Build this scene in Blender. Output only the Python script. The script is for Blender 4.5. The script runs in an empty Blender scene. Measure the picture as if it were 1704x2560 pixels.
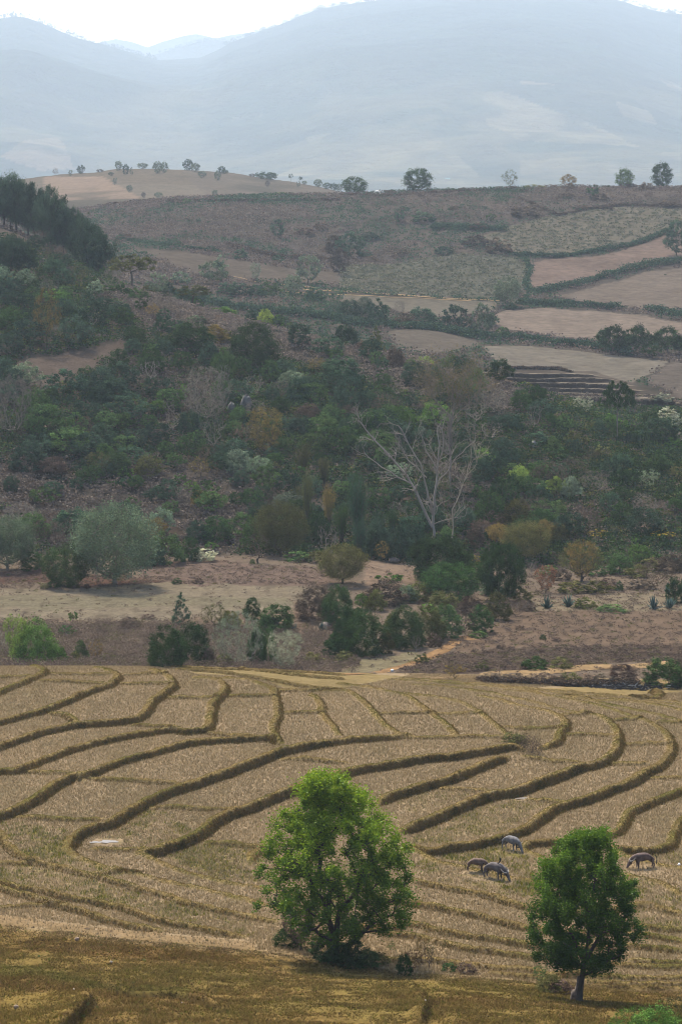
import bpy, math, random
import numpy as np
from mathutils import Vector, Matrix, Euler

# ------------------------------------------------------------------ camera, world, sun, exposure
SC = bpy.context.scene
COL = SC.collection
F, VH, U0, CZ = 6500.0, 450.0, 852.0, 60.0      # focal length in photo pixels, horizon row, centre column, eye height
cam_d = bpy.data.cameras.new("camera")
cam_d.sensor_fit = 'HORIZONTAL'
cam_d.sensor_width = 24.0
cam_d.lens = F / 1704.0 * 24.0
cam_d.shift_y = -(1280.0 - VH) / 1704.0
cam_d.clip_start = 1.0
cam_d.clip_end = 80000.0
cam = bpy.data.objects.new("camera", cam_d)
COL.objects.link(cam)
cam.location = (0, 0, CZ)
cam.rotation_euler = (math.radians(90), 0, 0)
SC.camera = cam

SUN_EL, SUN_AZ = math.radians(58), math.radians(-24)     # azimuth from +Y (ahead), negative = to the left
world = bpy.data.worlds.new("World")
SC.world = world
world.use_nodes = True
wn = world.node_tree
wn.nodes.clear()
wo = wn.nodes.new('ShaderNodeOutputWorld')
bg = wn.nodes.new('ShaderNodeBackground')
sky = wn.nodes.new('ShaderNodeTexSky')
sky.sky_type = 'NISHITA'
sky.sun_disc = False
sky.sun_elevation = SUN_EL
sky.sun_rotation = SUN_AZ
sky.altitude = 900
sky.air_density = 1.4
sky.dust_density = 6.0
sky.ozone_density = 1.0
wn.links.new(sky.outputs[0], bg.inputs['Color'])
bg.inputs['Strength'].default_value = 0.105
wn.links.new(bg.outputs[0], wo.inputs['Surface'])

sun_d = bpy.data.lights.new("sun", 'SUN')
sun_d.energy = 3.9
sun_d.angle = math.radians(3)
sun_d.color = (1.0, 0.92, 0.78)
sun = bpy.data.objects.new("sun", sun_d)
COL.objects.link(sun)
sd = Vector((math.sin(SUN_AZ) * math.cos(SUN_EL), math.cos(SUN_AZ) * math.cos(SUN_EL), math.sin(SUN_EL)))
sun.rotation_euler = sd.to_track_quat('Z', 'Y').to_euler()
sun.location = (0, 300, 300)

SC.view_settings.view_transform = 'Standard'
SC.view_settings.look = 'None'
SC.view_settings.gamma = 1.0
SC.view_settings.exposure = 1.45
SC.cycles.max_bounces = 6
SC.cycles.diffuse_bounces = 2
SC.cycles.transmission_bounces = 3
SC.cycles.volume_bounces = 1
SC.cycles.use_denoising = True
SC.cycles.denoising_prefilter = 'ACCURATE'
SC.cycles.denoising_input_passes = 'RGB_ALBEDO_NORMAL'
SC.cycles.filter_width = 1.0
SC.cycles.sample_clamp_indirect = 4.0

rnd = random.Random(7)
rs = np.random.RandomState(11)

# ------------------------------------------------------------------ small helpers
PAN = {'A': (0, 1640, 1.8404), 'B': (852, 1640, 1.8404), 'C': (0, 1200, 1.8404), 'D': (852, 1200, 1.8404),
       'E': (0, 700, 1.8404), 'F': (852, 700, 1.8404), 'G': (0, 360, 1.8404), 'H': (852, 360, 1.8404),
       'T': (1200, 1650, 3.111), 'K': (850, 1080, 3.484), 'M': (500, 1020, 3.484), 'N': (1300, 1050, 3.881),
       'Q': (0, 2250, 2.613), 'P': (0, 0, 1.0), 'W': (1140, 2040, 2.78), 'V': (600, 1880, 3.136)}

def px(pan, pts):
    ox, oy, s = PAN[pan]
    return [(ox + p[0] / s, oy + p[1] / s) for p in pts]

def hash2(ix, iy, seed):
    h = (ix.astype(np.int64) * 374761393 + iy.astype(np.int64) * 668265263 + seed * 974634777) & 0x7fffffff
    h = ((h ^ (h >> 13)) * 1274126177) & 0x7fffffff
    return ((h ^ (h >> 16)) & 0xffff) / 65535.0

def vnoise(x, y, seed=0):
    x = np.asarray(x, float); y = np.asarray(y, float)
    ix = np.floor(x); iy = np.floor(y)
    fx = x - ix; fy = y - iy
    fx = fx * fx * (3 - 2 * fx); fy = fy * fy * (3 - 2 * fy)
    a = hash2(ix, iy, seed); b = hash2(ix + 1, iy, seed)
    c = hash2(ix, iy + 1, seed); d = hash2(ix + 1, iy + 1, seed)
    return (a * (1 - fx) + b * fx) * (1 - fy) + (c * (1 - fx) + d * fx) * fy - 0.5

def fbm(x, y, octs=4, seed=0):
    s = 0; a = 1.0; f = 1.0
    for k in range(octs):
        s = s + a * vnoise(np.asarray(x) * f + 17.3 * k, np.asarray(y) * f - 9.1 * k, seed + k)
        a *= 0.5; f *= 2.03
    return s

def lin(c):
    c = np.asarray(c, float) / 255.0
    return np.where(c <= 0.04045, c / 12.92, ((c + 0.055) / 1.055) ** 2.4)

def smooth(e0, e1, x):
    t = np.clip((x - e0) / (e1 - e0), 0, 1)
    return t * t * (3 - 2 * t)

def mk_mesh(name, V, Q=None, T=None, col=None):
    """mesh from numpy: verts, quads and/or tris, per-vertex linear colour attribute 'col'"""
    V = np.asarray(V, np.float32)
    me = bpy.data.meshes.new(name)
    nq = 0 if Q is None else len(Q)
    nt = 0 if T is None else len(T)
    me.vertices.add(len(V))
    me.vertices.foreach_set('co', V.ravel())
    idx = []
    if nq: idx.append(np.asarray(Q, np.int32).ravel())
    if nt: idx.append(np.asarray(T, np.int32).ravel())
    idx = np.concatenate(idx)
    me.loops.add(len(idx))
    me.loops.foreach_set('vertex_index', idx)
    me.polygons.add(nq + nt)
    st = np.concatenate([np.arange(nq) * 4, nq * 4 + np.arange(nt) * 3]).astype(np.int32)
    me.polygons.foreach_set('loop_start', st)
    me.update(calc_edges=True)
    if col is not None:
        col = np.asarray(col, np.float32)
        c4 = np.ones((len(V), 4), np.float32); c4[:, :3] = col
        at = me.color_attributes.new('col', 'FLOAT_COLOR', 'POINT')
        at.data.foreach_set('color', c4.ravel())
    return me

def link(name, data, mat=None, parent=None, loc=(0, 0, 0)):
    o = bpy.data.objects.new(name, data)
    COL.objects.link(o)
    o.location = loc
    if mat is not None and data is not None and len(data.materials) == 0:
        data.materials.append(mat)
    if parent is not None: o.parent = parent
    return o

def struct(o, kind='structure'):
    o['kind'] = kind
    return o

def smooth_shade(me):
    me.polygons.foreach_set('use_smooth', np.ones(len(me.polygons), bool))

# ------------------------------------------------------------------ materials
def new_mat(name):
    m = bpy.data.materials.new(name)
    m.use_nodes = True
    nt = m.node_tree
    nt.nodes.clear()
    out = nt.nodes.new('ShaderNodeOutputMaterial')
    return m, nt, out

def mat_ground(name, scale, amt=0.35, bump=0.3, rough=0.95, sc2=0.15):
    """vertex 'col' attribute modulated by procedural noise at two scales, plus bump"""
    m, nt, out = new_mat(name)
    N = nt.nodes; L = nt.links
    at = N.new('ShaderNodeAttribute'); at.attribute_name = 'col'
    tc = N.new('ShaderNodeNewGeometry')
    def noise(s, det):
        n = N.new('ShaderNodeTexNoise'); n.inputs['Scale'].default_value = s; n.inputs['Detail'].default_value = det
        n.inputs['Roughness'].default_value = 0.65
        L.new(tc.outputs['Position'], n.inputs['Vector']); return n
    n1 = noise(scale, 6); n2 = noise(scale * sc2, 5)
    r1 = N.new('ShaderNodeMapRange'); r1.inputs[1].default_value = 0.3; r1.inputs[2].default_value = 0.7
    r1.inputs[3].default_value = 1 - amt; r1.inputs[4].default_value = 1 + amt
    L.new(n1.outputs['Fac'], r1.inputs[0])
    r2 = N.new('ShaderNodeMapRange'); r2.inputs[1].default_value = 0.3; r2.inputs[2].default_value = 0.7
    r2.inputs[3].default_value = 1 - amt * 0.6; r2.inputs[4].default_value = 1 + amt * 0.6
    L.new(n2.outputs['Fac'], r2.inputs[0])
    mm = N.new('ShaderNodeMath'); mm.operation = 'MULTIPLY'
    L.new(r1.outputs[0], mm.inputs[0]); L.new(r2.outputs[0], mm.inputs[1])
    mx = N.new('ShaderNodeVectorMath'); mx.operation = 'SCALE'
    L.new(at.outputs['Color'], mx.inputs[0]); L.new(mm.outputs[0], mx.inputs['Scale'])
    bs = N.new('ShaderNodeBsdfDiffuse'); bs.inputs['Roughness'].default_value = 0.6
    L.new(mx.outputs[0], bs.inputs['Color'])
    bp = N.new('ShaderNodeBump'); bp.inputs['Strength'].default_value = bump; bp.inputs['Distance'].default_value = 1.0 / scale
    L.new(n1.outputs['Fac'], bp.inputs['Height']); L.new(bp.outputs[0], bs.inputs['Normal'])
    L.new(bs.outputs[0], out.inputs['Surface'])
    return m

def mat_leaf(name, transl=0.35, use_obj=True, gloss=0.0):
    m, nt, out = new_mat(name)
    N = nt.nodes; L = nt.links
    at = N.new('ShaderNodeAttribute'); at.attribute_name = 'col'
    src = at.outputs['Color']
    if use_obj:
        oi = N.new('ShaderNodeObjectInfo')
        mu = N.new('ShaderNodeVectorMath'); mu.operation = 'MULTIPLY'
        L.new(at.outputs['Color'], mu.inputs[0]); L.new(oi.outputs['Color'], mu.inputs[1])
        src = mu.outputs[0]
    d = N.new('ShaderNodeBsdfDiffuse'); L.new(src, d.inputs['Color'])
    t = N.new('ShaderNodeBsdfTranslucent'); L.new(src, t.inputs['Color'])
    mx = N.new('ShaderNodeMixShader'); mx.inputs[0].default_value = transl
    L.new(d.outputs[0], mx.inputs[1]); L.new(t.outputs[0], mx.inputs[2])
    last = mx.outputs[0]
    if gloss > 0:
        g = N.new('ShaderNodeBsdfGlossy'); g.inputs['Roughness'].default_value = 0.45
        g.inputs['Color'].default_value = (1, 1, 1, 1)
        m2 = N.new('ShaderNodeMixShader'); m2.inputs[0].default_value = gloss
        L.new(last, m2.inputs[1]); L.new(g.outputs[0], m2.inputs[2]); last = m2.outputs[0]
    L.new(last, out.inputs['Surface'])
    return m

def mat_bark(name):
    m, nt, out = new_mat(name)
    N = nt.nodes; L = nt.links
    oi = N.new('ShaderNodeObjectInfo')
    tc = N.new('ShaderNodeTexCoord')
    n = N.new('ShaderNodeTexNoise'); n.inputs['Scale'].default_value = 25; n.inputs['Detail'].default_value = 5
    L.new(tc.outputs['Object'], n.inputs['Vector'])
    r = N.new('ShaderNodeMapRange'); r.inputs[3].default_value = 0.45; r.inputs[4].default_value = 1.5
    L.new(n.outputs['Fac'], r.inputs[0])
    s = N.new('ShaderNodeVectorMath'); s.operation = 'SCALE'
    L.new(oi.outputs['Color'], s.inputs[0]); L.new(r.outputs[0], s.inputs['Scale'])
    b = N.new('ShaderNodeBsdfDiffuse'); L.new(s.outputs[0], b.inputs['Color'])
    L.new(b.outputs[0], out.inputs['Surface'])
    return m

def mat_plain(name, c, rough=0.8, nscale=8, amt=0.3, metallic=0):
    m, nt, out = new_mat(name)
    N = nt.nodes; L = nt.links
    tc = N.new('ShaderNodeTexCoord')
    n = N.new('ShaderNodeTexNoise'); n.inputs['Scale'].default_value = nscale; n.inputs['Detail'].default_value = 6
    L.new(tc.outputs['Object'], n.inputs['Vector'])
    r = N.new('ShaderNodeMapRange'); r.inputs[1].default_value = 0.3; r.inputs[2].default_value = 0.7
    r.inputs[3].default_value = 1 - amt; r.inputs[4].default_value = 1 + amt
    L.new(n.outputs['Fac'], r.inputs[0])
    rgb = N.new('ShaderNodeRGB'); rgb.outputs[0].default_value = (*c, 1)
    s = N.new('ShaderNodeVectorMath'); s.operation = 'SCALE'
    L.new(rgb.outputs[0], s.inputs[0]); L.new(r.outputs[0], s.inputs['Scale'])
    b = N.new('ShaderNodeBsdfPrincipled'); b.inputs['Roughness'].default_value = rough; b.inputs['Specular IOR Level'].default_value = .15
    b.inputs['Metallic'].default_value = metallic
    L.new(s.outputs[0], b.inputs['Base Color'])
    L.new(b.outputs[0], out.inputs['Surface'])
    return m

M_GRD = mat_ground('ground_soil', 2.5, 0.30, 0.35)
M_FAR = mat_ground('far_soil', 0.35, 0.22, 0.5)
M_MTN = mat_ground('mountain_soil', 0.012, 0.25, 0.6, sc2=0.3)
M_LEAF = mat_leaf('foliage', 0.15, True, 0.0)
M_HERO = mat_leaf('glossy_foliage', 0.42, True, 0.008)
M_STUFF = mat_leaf('grass_blades', 0.2, False)
M_BARK = mat_bark('bark')
# ------------------------------------------------------------------ terrain: base table (distance -> photo row) per column
TAB = {
 0:    [(100,2800),(130,2600),(160,2440),(180,2362),(195,2300),(210,2178),(232,2005),(258,1812),(275,1700),(285,1664),(292,1672),(305,1662),(320,1608),(343,1530),(365,1465),(390,1400),(400,1380),(420,1290),(460,1090),(500,910),(540,765),(580,662),(620,580),(660,562),(720,610),(900,700),(1100,560),(1200,530)],
 425:  [(100,2800),(130,2600),(160,2458),(180,2388),(195,2308),(210,2178),(232,2005),(258,1810),(275,1702),(285,1666),(292,1674),(305,1662),(320,1608),(343,1530),(365,1465),(390,1400),(402,1385),(430,1270),(460,1130),(490,990),(520,870),(550,782),(570,748),(600,757),(640,800),(700,830),(760,745),(850,660),(950,600),(1050,530),(1120,500),(1150,496),(1200,530)],
 852:  [(100,2800),(130,2612),(160,2484),(180,2422),(195,2312),(210,2178),(232,2005),(258,1812),(275,1712),(285,1690),(300,1672),(320,1610),(343,1530),(365,1460),(390,1400),(402,1382),(430,1260),(460,1130),(490,1010),(510,930),(530,870),(545,850),(580,872),(620,895),(700,845),(760,780),(850,710),(950,650),(1000,600),(1050,540),(1100,498),(1140,480),(1200,510)],
 1278: [(100,2800),(130,2622),(160,2500),(180,2452),(195,2312),(210,2178),(232,2005),(258,1814),(275,1728),(285,1708),(295,1680),(310,1638),(330,1580),(360,1500),(390,1440),(405,1390),(430,1290),(460,1170),(480,1090),(500,1018),(520,972),(530,964),(560,980),(600,1000),(640,990),(680,930),(720,880),(780,830),(850,760),(900,705),(950,648),(1000,588),(1050,528),(1100,482),(1140,467),(1200,500)],
 1704: [(100,2800),(130,2632),(160,2530),(180,2466),(195,2320),(210,2178),(232,2008),(258,1818),(275,1742),(285,1725),(295,1690),(310,1648),(330,1590),(360,1505),(390,1430),(405,1392),(430,1310),(460,1220),(490,1150),(510,1118),(530,1106),(560,1072),(600,1015),(640,985),(680,940),(720,895),(780,830),(850,765),(900,712),(950,650),(1000,590),(1050,530),(1100,482),(1140,463),(1200,490)],
}
YF = np.arange(100, 1201, 0.5)
UC = [0, 425, 852, 1278, 1704]
zc = []
for u in UC:
    t = np.array(TAB[u], float)
    z = -(t[:, 1] - VH) / F * t[:, 0]
    zi = np.interp(YF, t[:, 0], z)
    # smoothing grows with distance
    def gs(a, sig):
        k = np.arange(-int(3 * sig), int(3 * sig) + 1); w = np.exp(-k * k / (2 * sig * sig)); w /= w.sum()
        return np.convolve(np.pad(a, len(k) // 2, mode='edge'), w, 'valid')
    s1 = gs(zi, 6); s2 = gs(zi, 22)
    w = smooth(380, 700, YF)
    zc.append(s1 * (1 - w) + s2 * w)
zc = np.array(zc)
UF = np.arange(-500, 2205, 25.0)
ZB = np.zeros((len(UF), len(YF)))
ext = np.vstack([zc[0], zc, zc[-1]])
for i, u in enumerate(UF):
    f = np.interp(u, UC, [0, 1, 2, 3, 4])
    k = min(int(f), 3); t = f - k
    p0, p1, p2, p3 = ext[k], ext[k + 1], ext[k + 2], ext[k + 3]
    ZB[i] = 0.5 * ((2 * p1) + (-p0 + p2) * t + (2 * p0 - 5 * p1 + 4 * p2 - p3) * t * t + (-p0 + 3 * p1 - 3 * p2 + p3) * t ** 3)

def zbase(u, Y):
    u = np.clip(np.asarray(u, float), UF[0], UF[-1] - 1e-3); Y = np.clip(np.asarray(Y, float), 100, 1199.9)
    fu = (u - UF[0]) / 25.0; fy = (Y - 100) / 0.5
    iu = np.floor(fu).astype(int); iy = np.floor(fy).astype(int)
    iu = np.minimum(iu, len(UF) - 2); iy = np.minimum(iy, len(YF) - 2)
    du = fu - iu; dy = fy - iy
    return (ZB[iu, iy] * (1 - du) + ZB[iu + 1, iy] * du) * (1 - dy) + (ZB[iu, iy + 1] * (1 - du) + ZB[iu + 1, iy + 1] * du) * dy

def solveY(u, v, off=0.0, y0=100, y1=1200):
    """distance at which the base ground raised by off shows at photo pixel (u,v)"""
    Y = np.arange(y0, y1, 0.25)
    vv = VH - (zbase(np.full(len(Y), u), Y) + off) * F / Y
    k = np.argmax(vv <= v)
    if vv[k] > v: k = int(np.argmin(vv))
    return float(Y[k])

# ------------------------------------------------------------------ terrace banks traced on the photograph; h = drop in metres to the right-hand side
def B_(pan, h, pts, y0=176, y1=292): return (pan, h, pts, y0, y1)
BUNDS = [
 B_('A', .35, [(-60,190),(0,165),(60,135),(120,112),(180,85),(212,66),(200,52),(150,42)]),
 B_('A', .50, [(-60,315),(0,297),(90,272),(200,243),(270,217),(350,183),(430,148),(490,132),(540,102),(545,80),(500,57),(440,44)]),
 B_('A', .65, [(-60,425),(0,407),(100,372),(200,337),(330,312),(450,302),(560,292),(640,277),(680,247),(710,197),(760,162),(803,125),(800,100),(760,72),(700,52)]),
 B_('A', .55, [(-60,530),(0,522),(90,517),(200,472),(350,417),(500,377),(640,352),(780,332),(860,337),(950,332),(975,290),(985,215),(1005,190),(1040,150),(1030,115),(985,97),(900,87)]),
 B_('A', .60, [(370,552),(450,522),(560,477),(700,437),(850,397),(1000,377),(1150,374),(1250,374),(1285,395)]),
 B_('A', .35, [(1285,395),(1268,350),(1265,310),(1285,260),(1275,180),(1250,142),(1130,102),(1000,92)]),
 B_('A', .90, [(-80,745),(0,717),(80,692),(170,642),(260,577),(340,542),(375,549)]),
 B_('A', .95, [(1568,1200,.2),(1450,1180,.2),(1300,1160,.24),(1150,1120,.24),(1000,1085,.24),(900,1060,.24),(760,1030,.24),(640,1000,.22),(550,990,.2),(430,950,.2),(350,910,.25),(320,870,.6),(340,832,.95),(380,797),(450,765),(500,757),(580,712),(650,672),(750,622),(830,592),(900,572),(1000,537),(1100,502),(1200,462),(1280,427),(1330,415),(1400,402),(1480,390,.7),(1568,381,.6),(1640,378,.5),(1800,366,.45),(1880,364,.3)]),
 B_('A', 1.0, [(1568,1130,.2),(1350,1095,.22),(1200,1065,.24),(1050,1035,.24),(900,1000,.22),(800,970,.22),(690,920,.3),(662,892,.8),(710,885,1.0),(760,865),(850,840),(930,797),(980,752),(1050,712),(1150,682),(1280,627),(1370,597),(1480,555),(1590,525)]),
 B_('A', .22, [(-60,790),(0,820),(20,860),(70,905),(150,945),(250,968),(350,993),(500,1028),(620,1065),(750,1100),(850,1130),(950,1155),(1100,1190),(1250,1220)]),
 B_('A', .30, [(-60,1035),(0,1045),(80,1065),(180,1075),(300,1105),(450,1130),(600,1170),(700,1205),(800,1230),(900,1245),(1000,1265),(1100,1285)]),
 B_('A', .30, [(-60,1050),(0,1060),(80,1085),(180,1115),(250,1140),(320,1155),(400,1180),(500,1215),(620,1240),(720,1257)]),
 B_('A', .15, [(-60,1165),(0,1160),(150,1145),(300,1142)]),
 B_('A', .12, [(0,955),(150,945)]), B_('A', .12, [(450,1005),(550,995),(640,1000)]), B_('A', .12, [(430,885),(550,893),(665,897)]),
 B_('A', .12, [(-40,96),(130,91)]), B_('A', .12, [(215,76),(330,81),(505,86)]), B_('A', .12, [(190,110),(300,116),(470,127)]),
 B_('A', .12, [(545,79),(650,82),(775,89)]), B_('A', .12, [(545,120),(640,126),(795,131)]), B_('A', .14, [(775,181),(880,191),(990,196)]),
 B_('A', .14, [(1045,175),(1150,181),(1265,186)]), B_('A', .14, [(1290,255),(1400,257),(1480,262)]), B_('A', .25, [(240,256),(300,268),(345,308)]),
 B_('A', .16, [(620,312),(700,321),(790,333)]), B_('A', .16, [(950,347),(1050,366),(1150,374)]), B_('A', .16, [(90,522),(200,532),(320,543)]),
 B_('A', .18, [(405,560),(600,572),(795,587)]), B_('A', .2, [(1305,466),(1450,477),(1580,492)]), B_('A', .2, [(695,686),(850,697),(1060,712)]),
 B_('A', .2, [(80,727),(200,742),(460,757)]), B_('A', .2, [(955,852),(1080,867),(1230,883)]),
 B_('A', .3, [(1160,930),(1180,900),(1230,880)]),
 B_('A', .12, [(1270,165),(1290,155),(1440,158),(1568,153)]),
 B_('A', .10, [(820,60),(1000,72),(1200,100),(1400,140),(1568,150)]), B_('A', .10, [(760,44),(1000,52),(1250,64),(1568,84)]), B_('A', .10, [(1050,56),(1300,78),(1568,104)]),
 B_('A', .25, [(1568,362),(1530,312),(1490,262),(1480,215),(1440,168)]),
 # right half
 B_('B', .25, [(310,365),(260,345),(200,300),(150,245),(110,205),(60,170),(20,155),(-120,152)]),
 B_('B', .25, [(530,355),(490,310),(440,270),(400,245),(340,200),(300,180),(120,138),(0,122)]),
 B_('B', .25, [(770,357),(700,300),(650,260),(580,220),(500,195),(400,180),(300,165)]),
 B_('B', .15, [(310,372),(450,374),(600,367),(790,372)]),
 B_('T', .45, [(480,675,.4),(570,650,.45),(625,600,.5),(640,545,.5),(680,500,.45),(670,460,.4),(600,415,.3),(450,375,.2),(300,345,.15),(150,305,.12),(0,275,.1)]),
 B_('B', 1.0, [(280,790,.9),(330,768,1.05),(440,723),(540,683),(620,648),(700,622),(800,603),(900,568),(1000,533),(1090,502,.9),(1180,485,.7),(1250,450,.7),(1283,400,.65),(1285,375,.55),(1270,325,.4),(1220,283,.3),(1160,267,.2),(1050,250,.15),(900,213,.12),(750,180,.1),(600,150,.1)]),
 B_('B', .9, [(870,1030,.1),(760,1015,.1),(590,975,.1),(560,968,.1),(450,945,.12),(380,908,.2),(320,875,.3),(400,888,.7),(500,872,.8),(640,847),(750,822),(850,782),(930,727),(1000,683),(1060,667,.8),(1150,642),(1250,602),(1350,562),(1420,517,.7),(1470,500,.6),(1510,460,.5),(1530,410,.45),(1510,360,.35),(1460,320,.25),(1400,292,.2),(1280,252,.15),(1150,217,.12),(1000,190,.1)]),
 B_('B', .85, [(-10,535),(20,527),(60,512),(150,497),(250,482),(400,457),(550,442),(700,417),(780,405),(835,412)]),
 B_('B', .9, [(180,660),(220,637),(300,612),(400,577),(500,552),(600,512),(700,472),(765,447)]),
 B_('B', .55, [(1568,1090,.1),(1480,1045,.12),(1400,1025,.12),(1320,1005,.12)]),
 B_('B', .6, [(960,935,.1),(880,905,.15),(845,880,.3),(880,857,.55),(1000,847),(1160,842,.5),(1230,822,.4),(1280,802,.4),(1310,762,.4),(1340,712,.5),(1450,662),(1580,610),(1640,585)]),
 B_('B', .6, [(1568,975,.15),(1450,955,.12),(1350,930,.15),(1300,910,.2),(1255,875,.4),(1300,882,.6),(1350,885),(1450,880),(1520,865,.5),(1540,820,.4),(1570,760,.4),(1620,720)]),
 B_('T', .12, [(1600,331),(1568,328),(1200,290),(900,262),(640,240),(400,220),(200,200),(0,185),(-300,160),(-600,140)]),
 B_('T', .12, [(1600,351),(1300,320),(1100,300),(800,275),(500,245),(250,222),(0,200),(-300,178),(-700,150)]),
 B_('T', .12, [(1600,392),(1400,350),(1200,325),(1000,310),(800,300),(650,272),(550,280),(420,252),(200,232)]),
 B_('T', .12, [(1600,480),(1450,440),(1300,400),(1100,360),(900,320),(650,280)]),
 B_('T', .25, [(1150,275),(1250,290),(1350,292),(1400,275),(1405,245),(1370,225),(1340,240),(1360,265)]),
 B_('T', .10, [(0,250),(-200,215),(-500,190)]),
 B_('B', .12, [(190,261),(300,262),(500,264),(645,264)]), B_('B', .12, [(760,326),(880,331),(1015,331)]), B_('B', .12, [(1040,356),(1140,359),(1240,371)]),
 B_('B', .12, [(1020,266),(1170,267)]), B_('B', .12, [(1250,291),(1395,291)]), B_('B', .14, [(1280,396),(1400,401),(1510,409)]), B_('B', .16, [(1235,482),(1300,491),(1400,497)]),
 B_('B', .18, [(845,464),(950,476),(1080,492)]), B_('B', .18, [(465,595),(550,611),(655,622)]), B_('B', .18, [(865,655),(950,667),(1010,677)]), B_('B', .12, [(1435,555),(1600,560)]), B_('B', .12, [(1465,301),(1600,306)]),
 B_('B', .25, [(330,1030),(450,1055),(560,1075),(680,1100),(780,1135),(870,1155),(1100,1185),(1380,1145,.2),(1450,1160),(1600,1195)]),
 B_('B', .30, [(150,1110),(300,1135),(400,1145),(520,1170),(640,1190),(740,1220),(870,1250),(1100,1275),(1360,1245,.2),(1460,1255),(1600,1267)]),
 B_('B', .25, [(130,1247),(220,1252),(330,1232),(400,1250),(550,1280),(700,1300),(880,1330),(1100,1345),(1320,1330),(1450,1345),(1600,1357)]),
 B_('B', .25, [(60,1235),(100,1240),(200,1270),(330,1285),(450,1310),(600,1345),(700,1360),(850,1380),(1000,1390)]),
 B_('B', .20, [(150,1385),(250,1395),(400,1400),(600,1420),(720,1435),(850,1440),(950,1465),(1100,1465)]),
 B_('B', .2, [(1300,1275),(1350,1280),(1450,1295),(1600,1313)]),
 B_('B', .2, [(700,1455),(900,1475),(1050,1470),(1150,1470),(1300,1480),(1450,1480),(1600,1477)]),
 B_('B', .2, [(1130,1490),(1300,1505),(1600,1505)]), B_('B', .2, [(1180,1520),(1400,1530),(1600,1535)]),
 B_('B', .2, [(1250,1415),(1400,1425),(1600,1431)]), B_('B', .2, [(1340,1403),(1500,1415),(1600,1405)]),
 # foreground ledges
 B_('Q', .9, [(330,850,.8),(380,800,1.0),(440,745,1.0),(500,690,.9),(560,630,.7),(600,600,.3)], 108, 176),
 B_('Q', .35, [(650,520,.2),(850,590,.35),(1100,590,.35),(1300,630,.45),(1480,690,.4)], 108, 176),
 B_('B', .5, [(380,1720,.5),(365,1650,.5),(385,1600,.5),(375,1550,.3),(330,1500,.2)], 108, 176),
]
FARB = [B_('F', 1.5, [(640, y, .5), (780, y, 1.5), (1000, y + 4, 1.5), (x1 + 40, y + 8, 1.3), (x1 + 130, y + 14, .4)], 600, 760)
        for y, x1 in ((425, 1040), (447, 1130), (470, 1200), (492, 1250), (515, 1330), (540, 1380), (560, 1400), (585, 1440), (608, 1460))]

def catmull(P, step):
    P = np.asarray(P, float); out = []
    n = len(P)
    for i in range(n - 1):
        p0 = P[max(i - 1, 0)]; p1 = P[i]; p2 = P[i + 1]; p3 = P[min(i + 2, n - 1)]
        L = np.hypot(*(p2 - p1)[:2]); m = max(2, int(L / step))
        for t in np.linspace(0, 1, m, endpoint=False):
            out.append(0.5 * ((2 * p1) + (-p0 + p2) * t + (2 * p0 - 5 * p1 + 4 * p2 - p3) * t * t + (-p0 + 3 * p1 - 3 * p2 + p3) * t ** 3))
    out.append(P[-1])
    return np.array(out)

def bund_world(b):
    pan, h0, pts, y0, y1 = b
    W = []; h = h0
    ox, oy, s = PAN[pan]
    for p in pts:
        if len(p) > 2: h = p[2]
        u, v = ox + p[0] / s, oy + p[1] / s
        Y = solveY(u, v, 0.5 * abs(h) + 0.1, y0, y1)
        W.append(((u - U0) / F * Y, Y, h * (.68 if y1 < 400 else 1)))
    # resample in px order using a spline through world points
    return catmull(W, 0.6 if y1 < 400 else 4)

BW = [bund_world(b) for b in BUNDS]
FW = [bund_world(b) for b in FARB]

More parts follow.
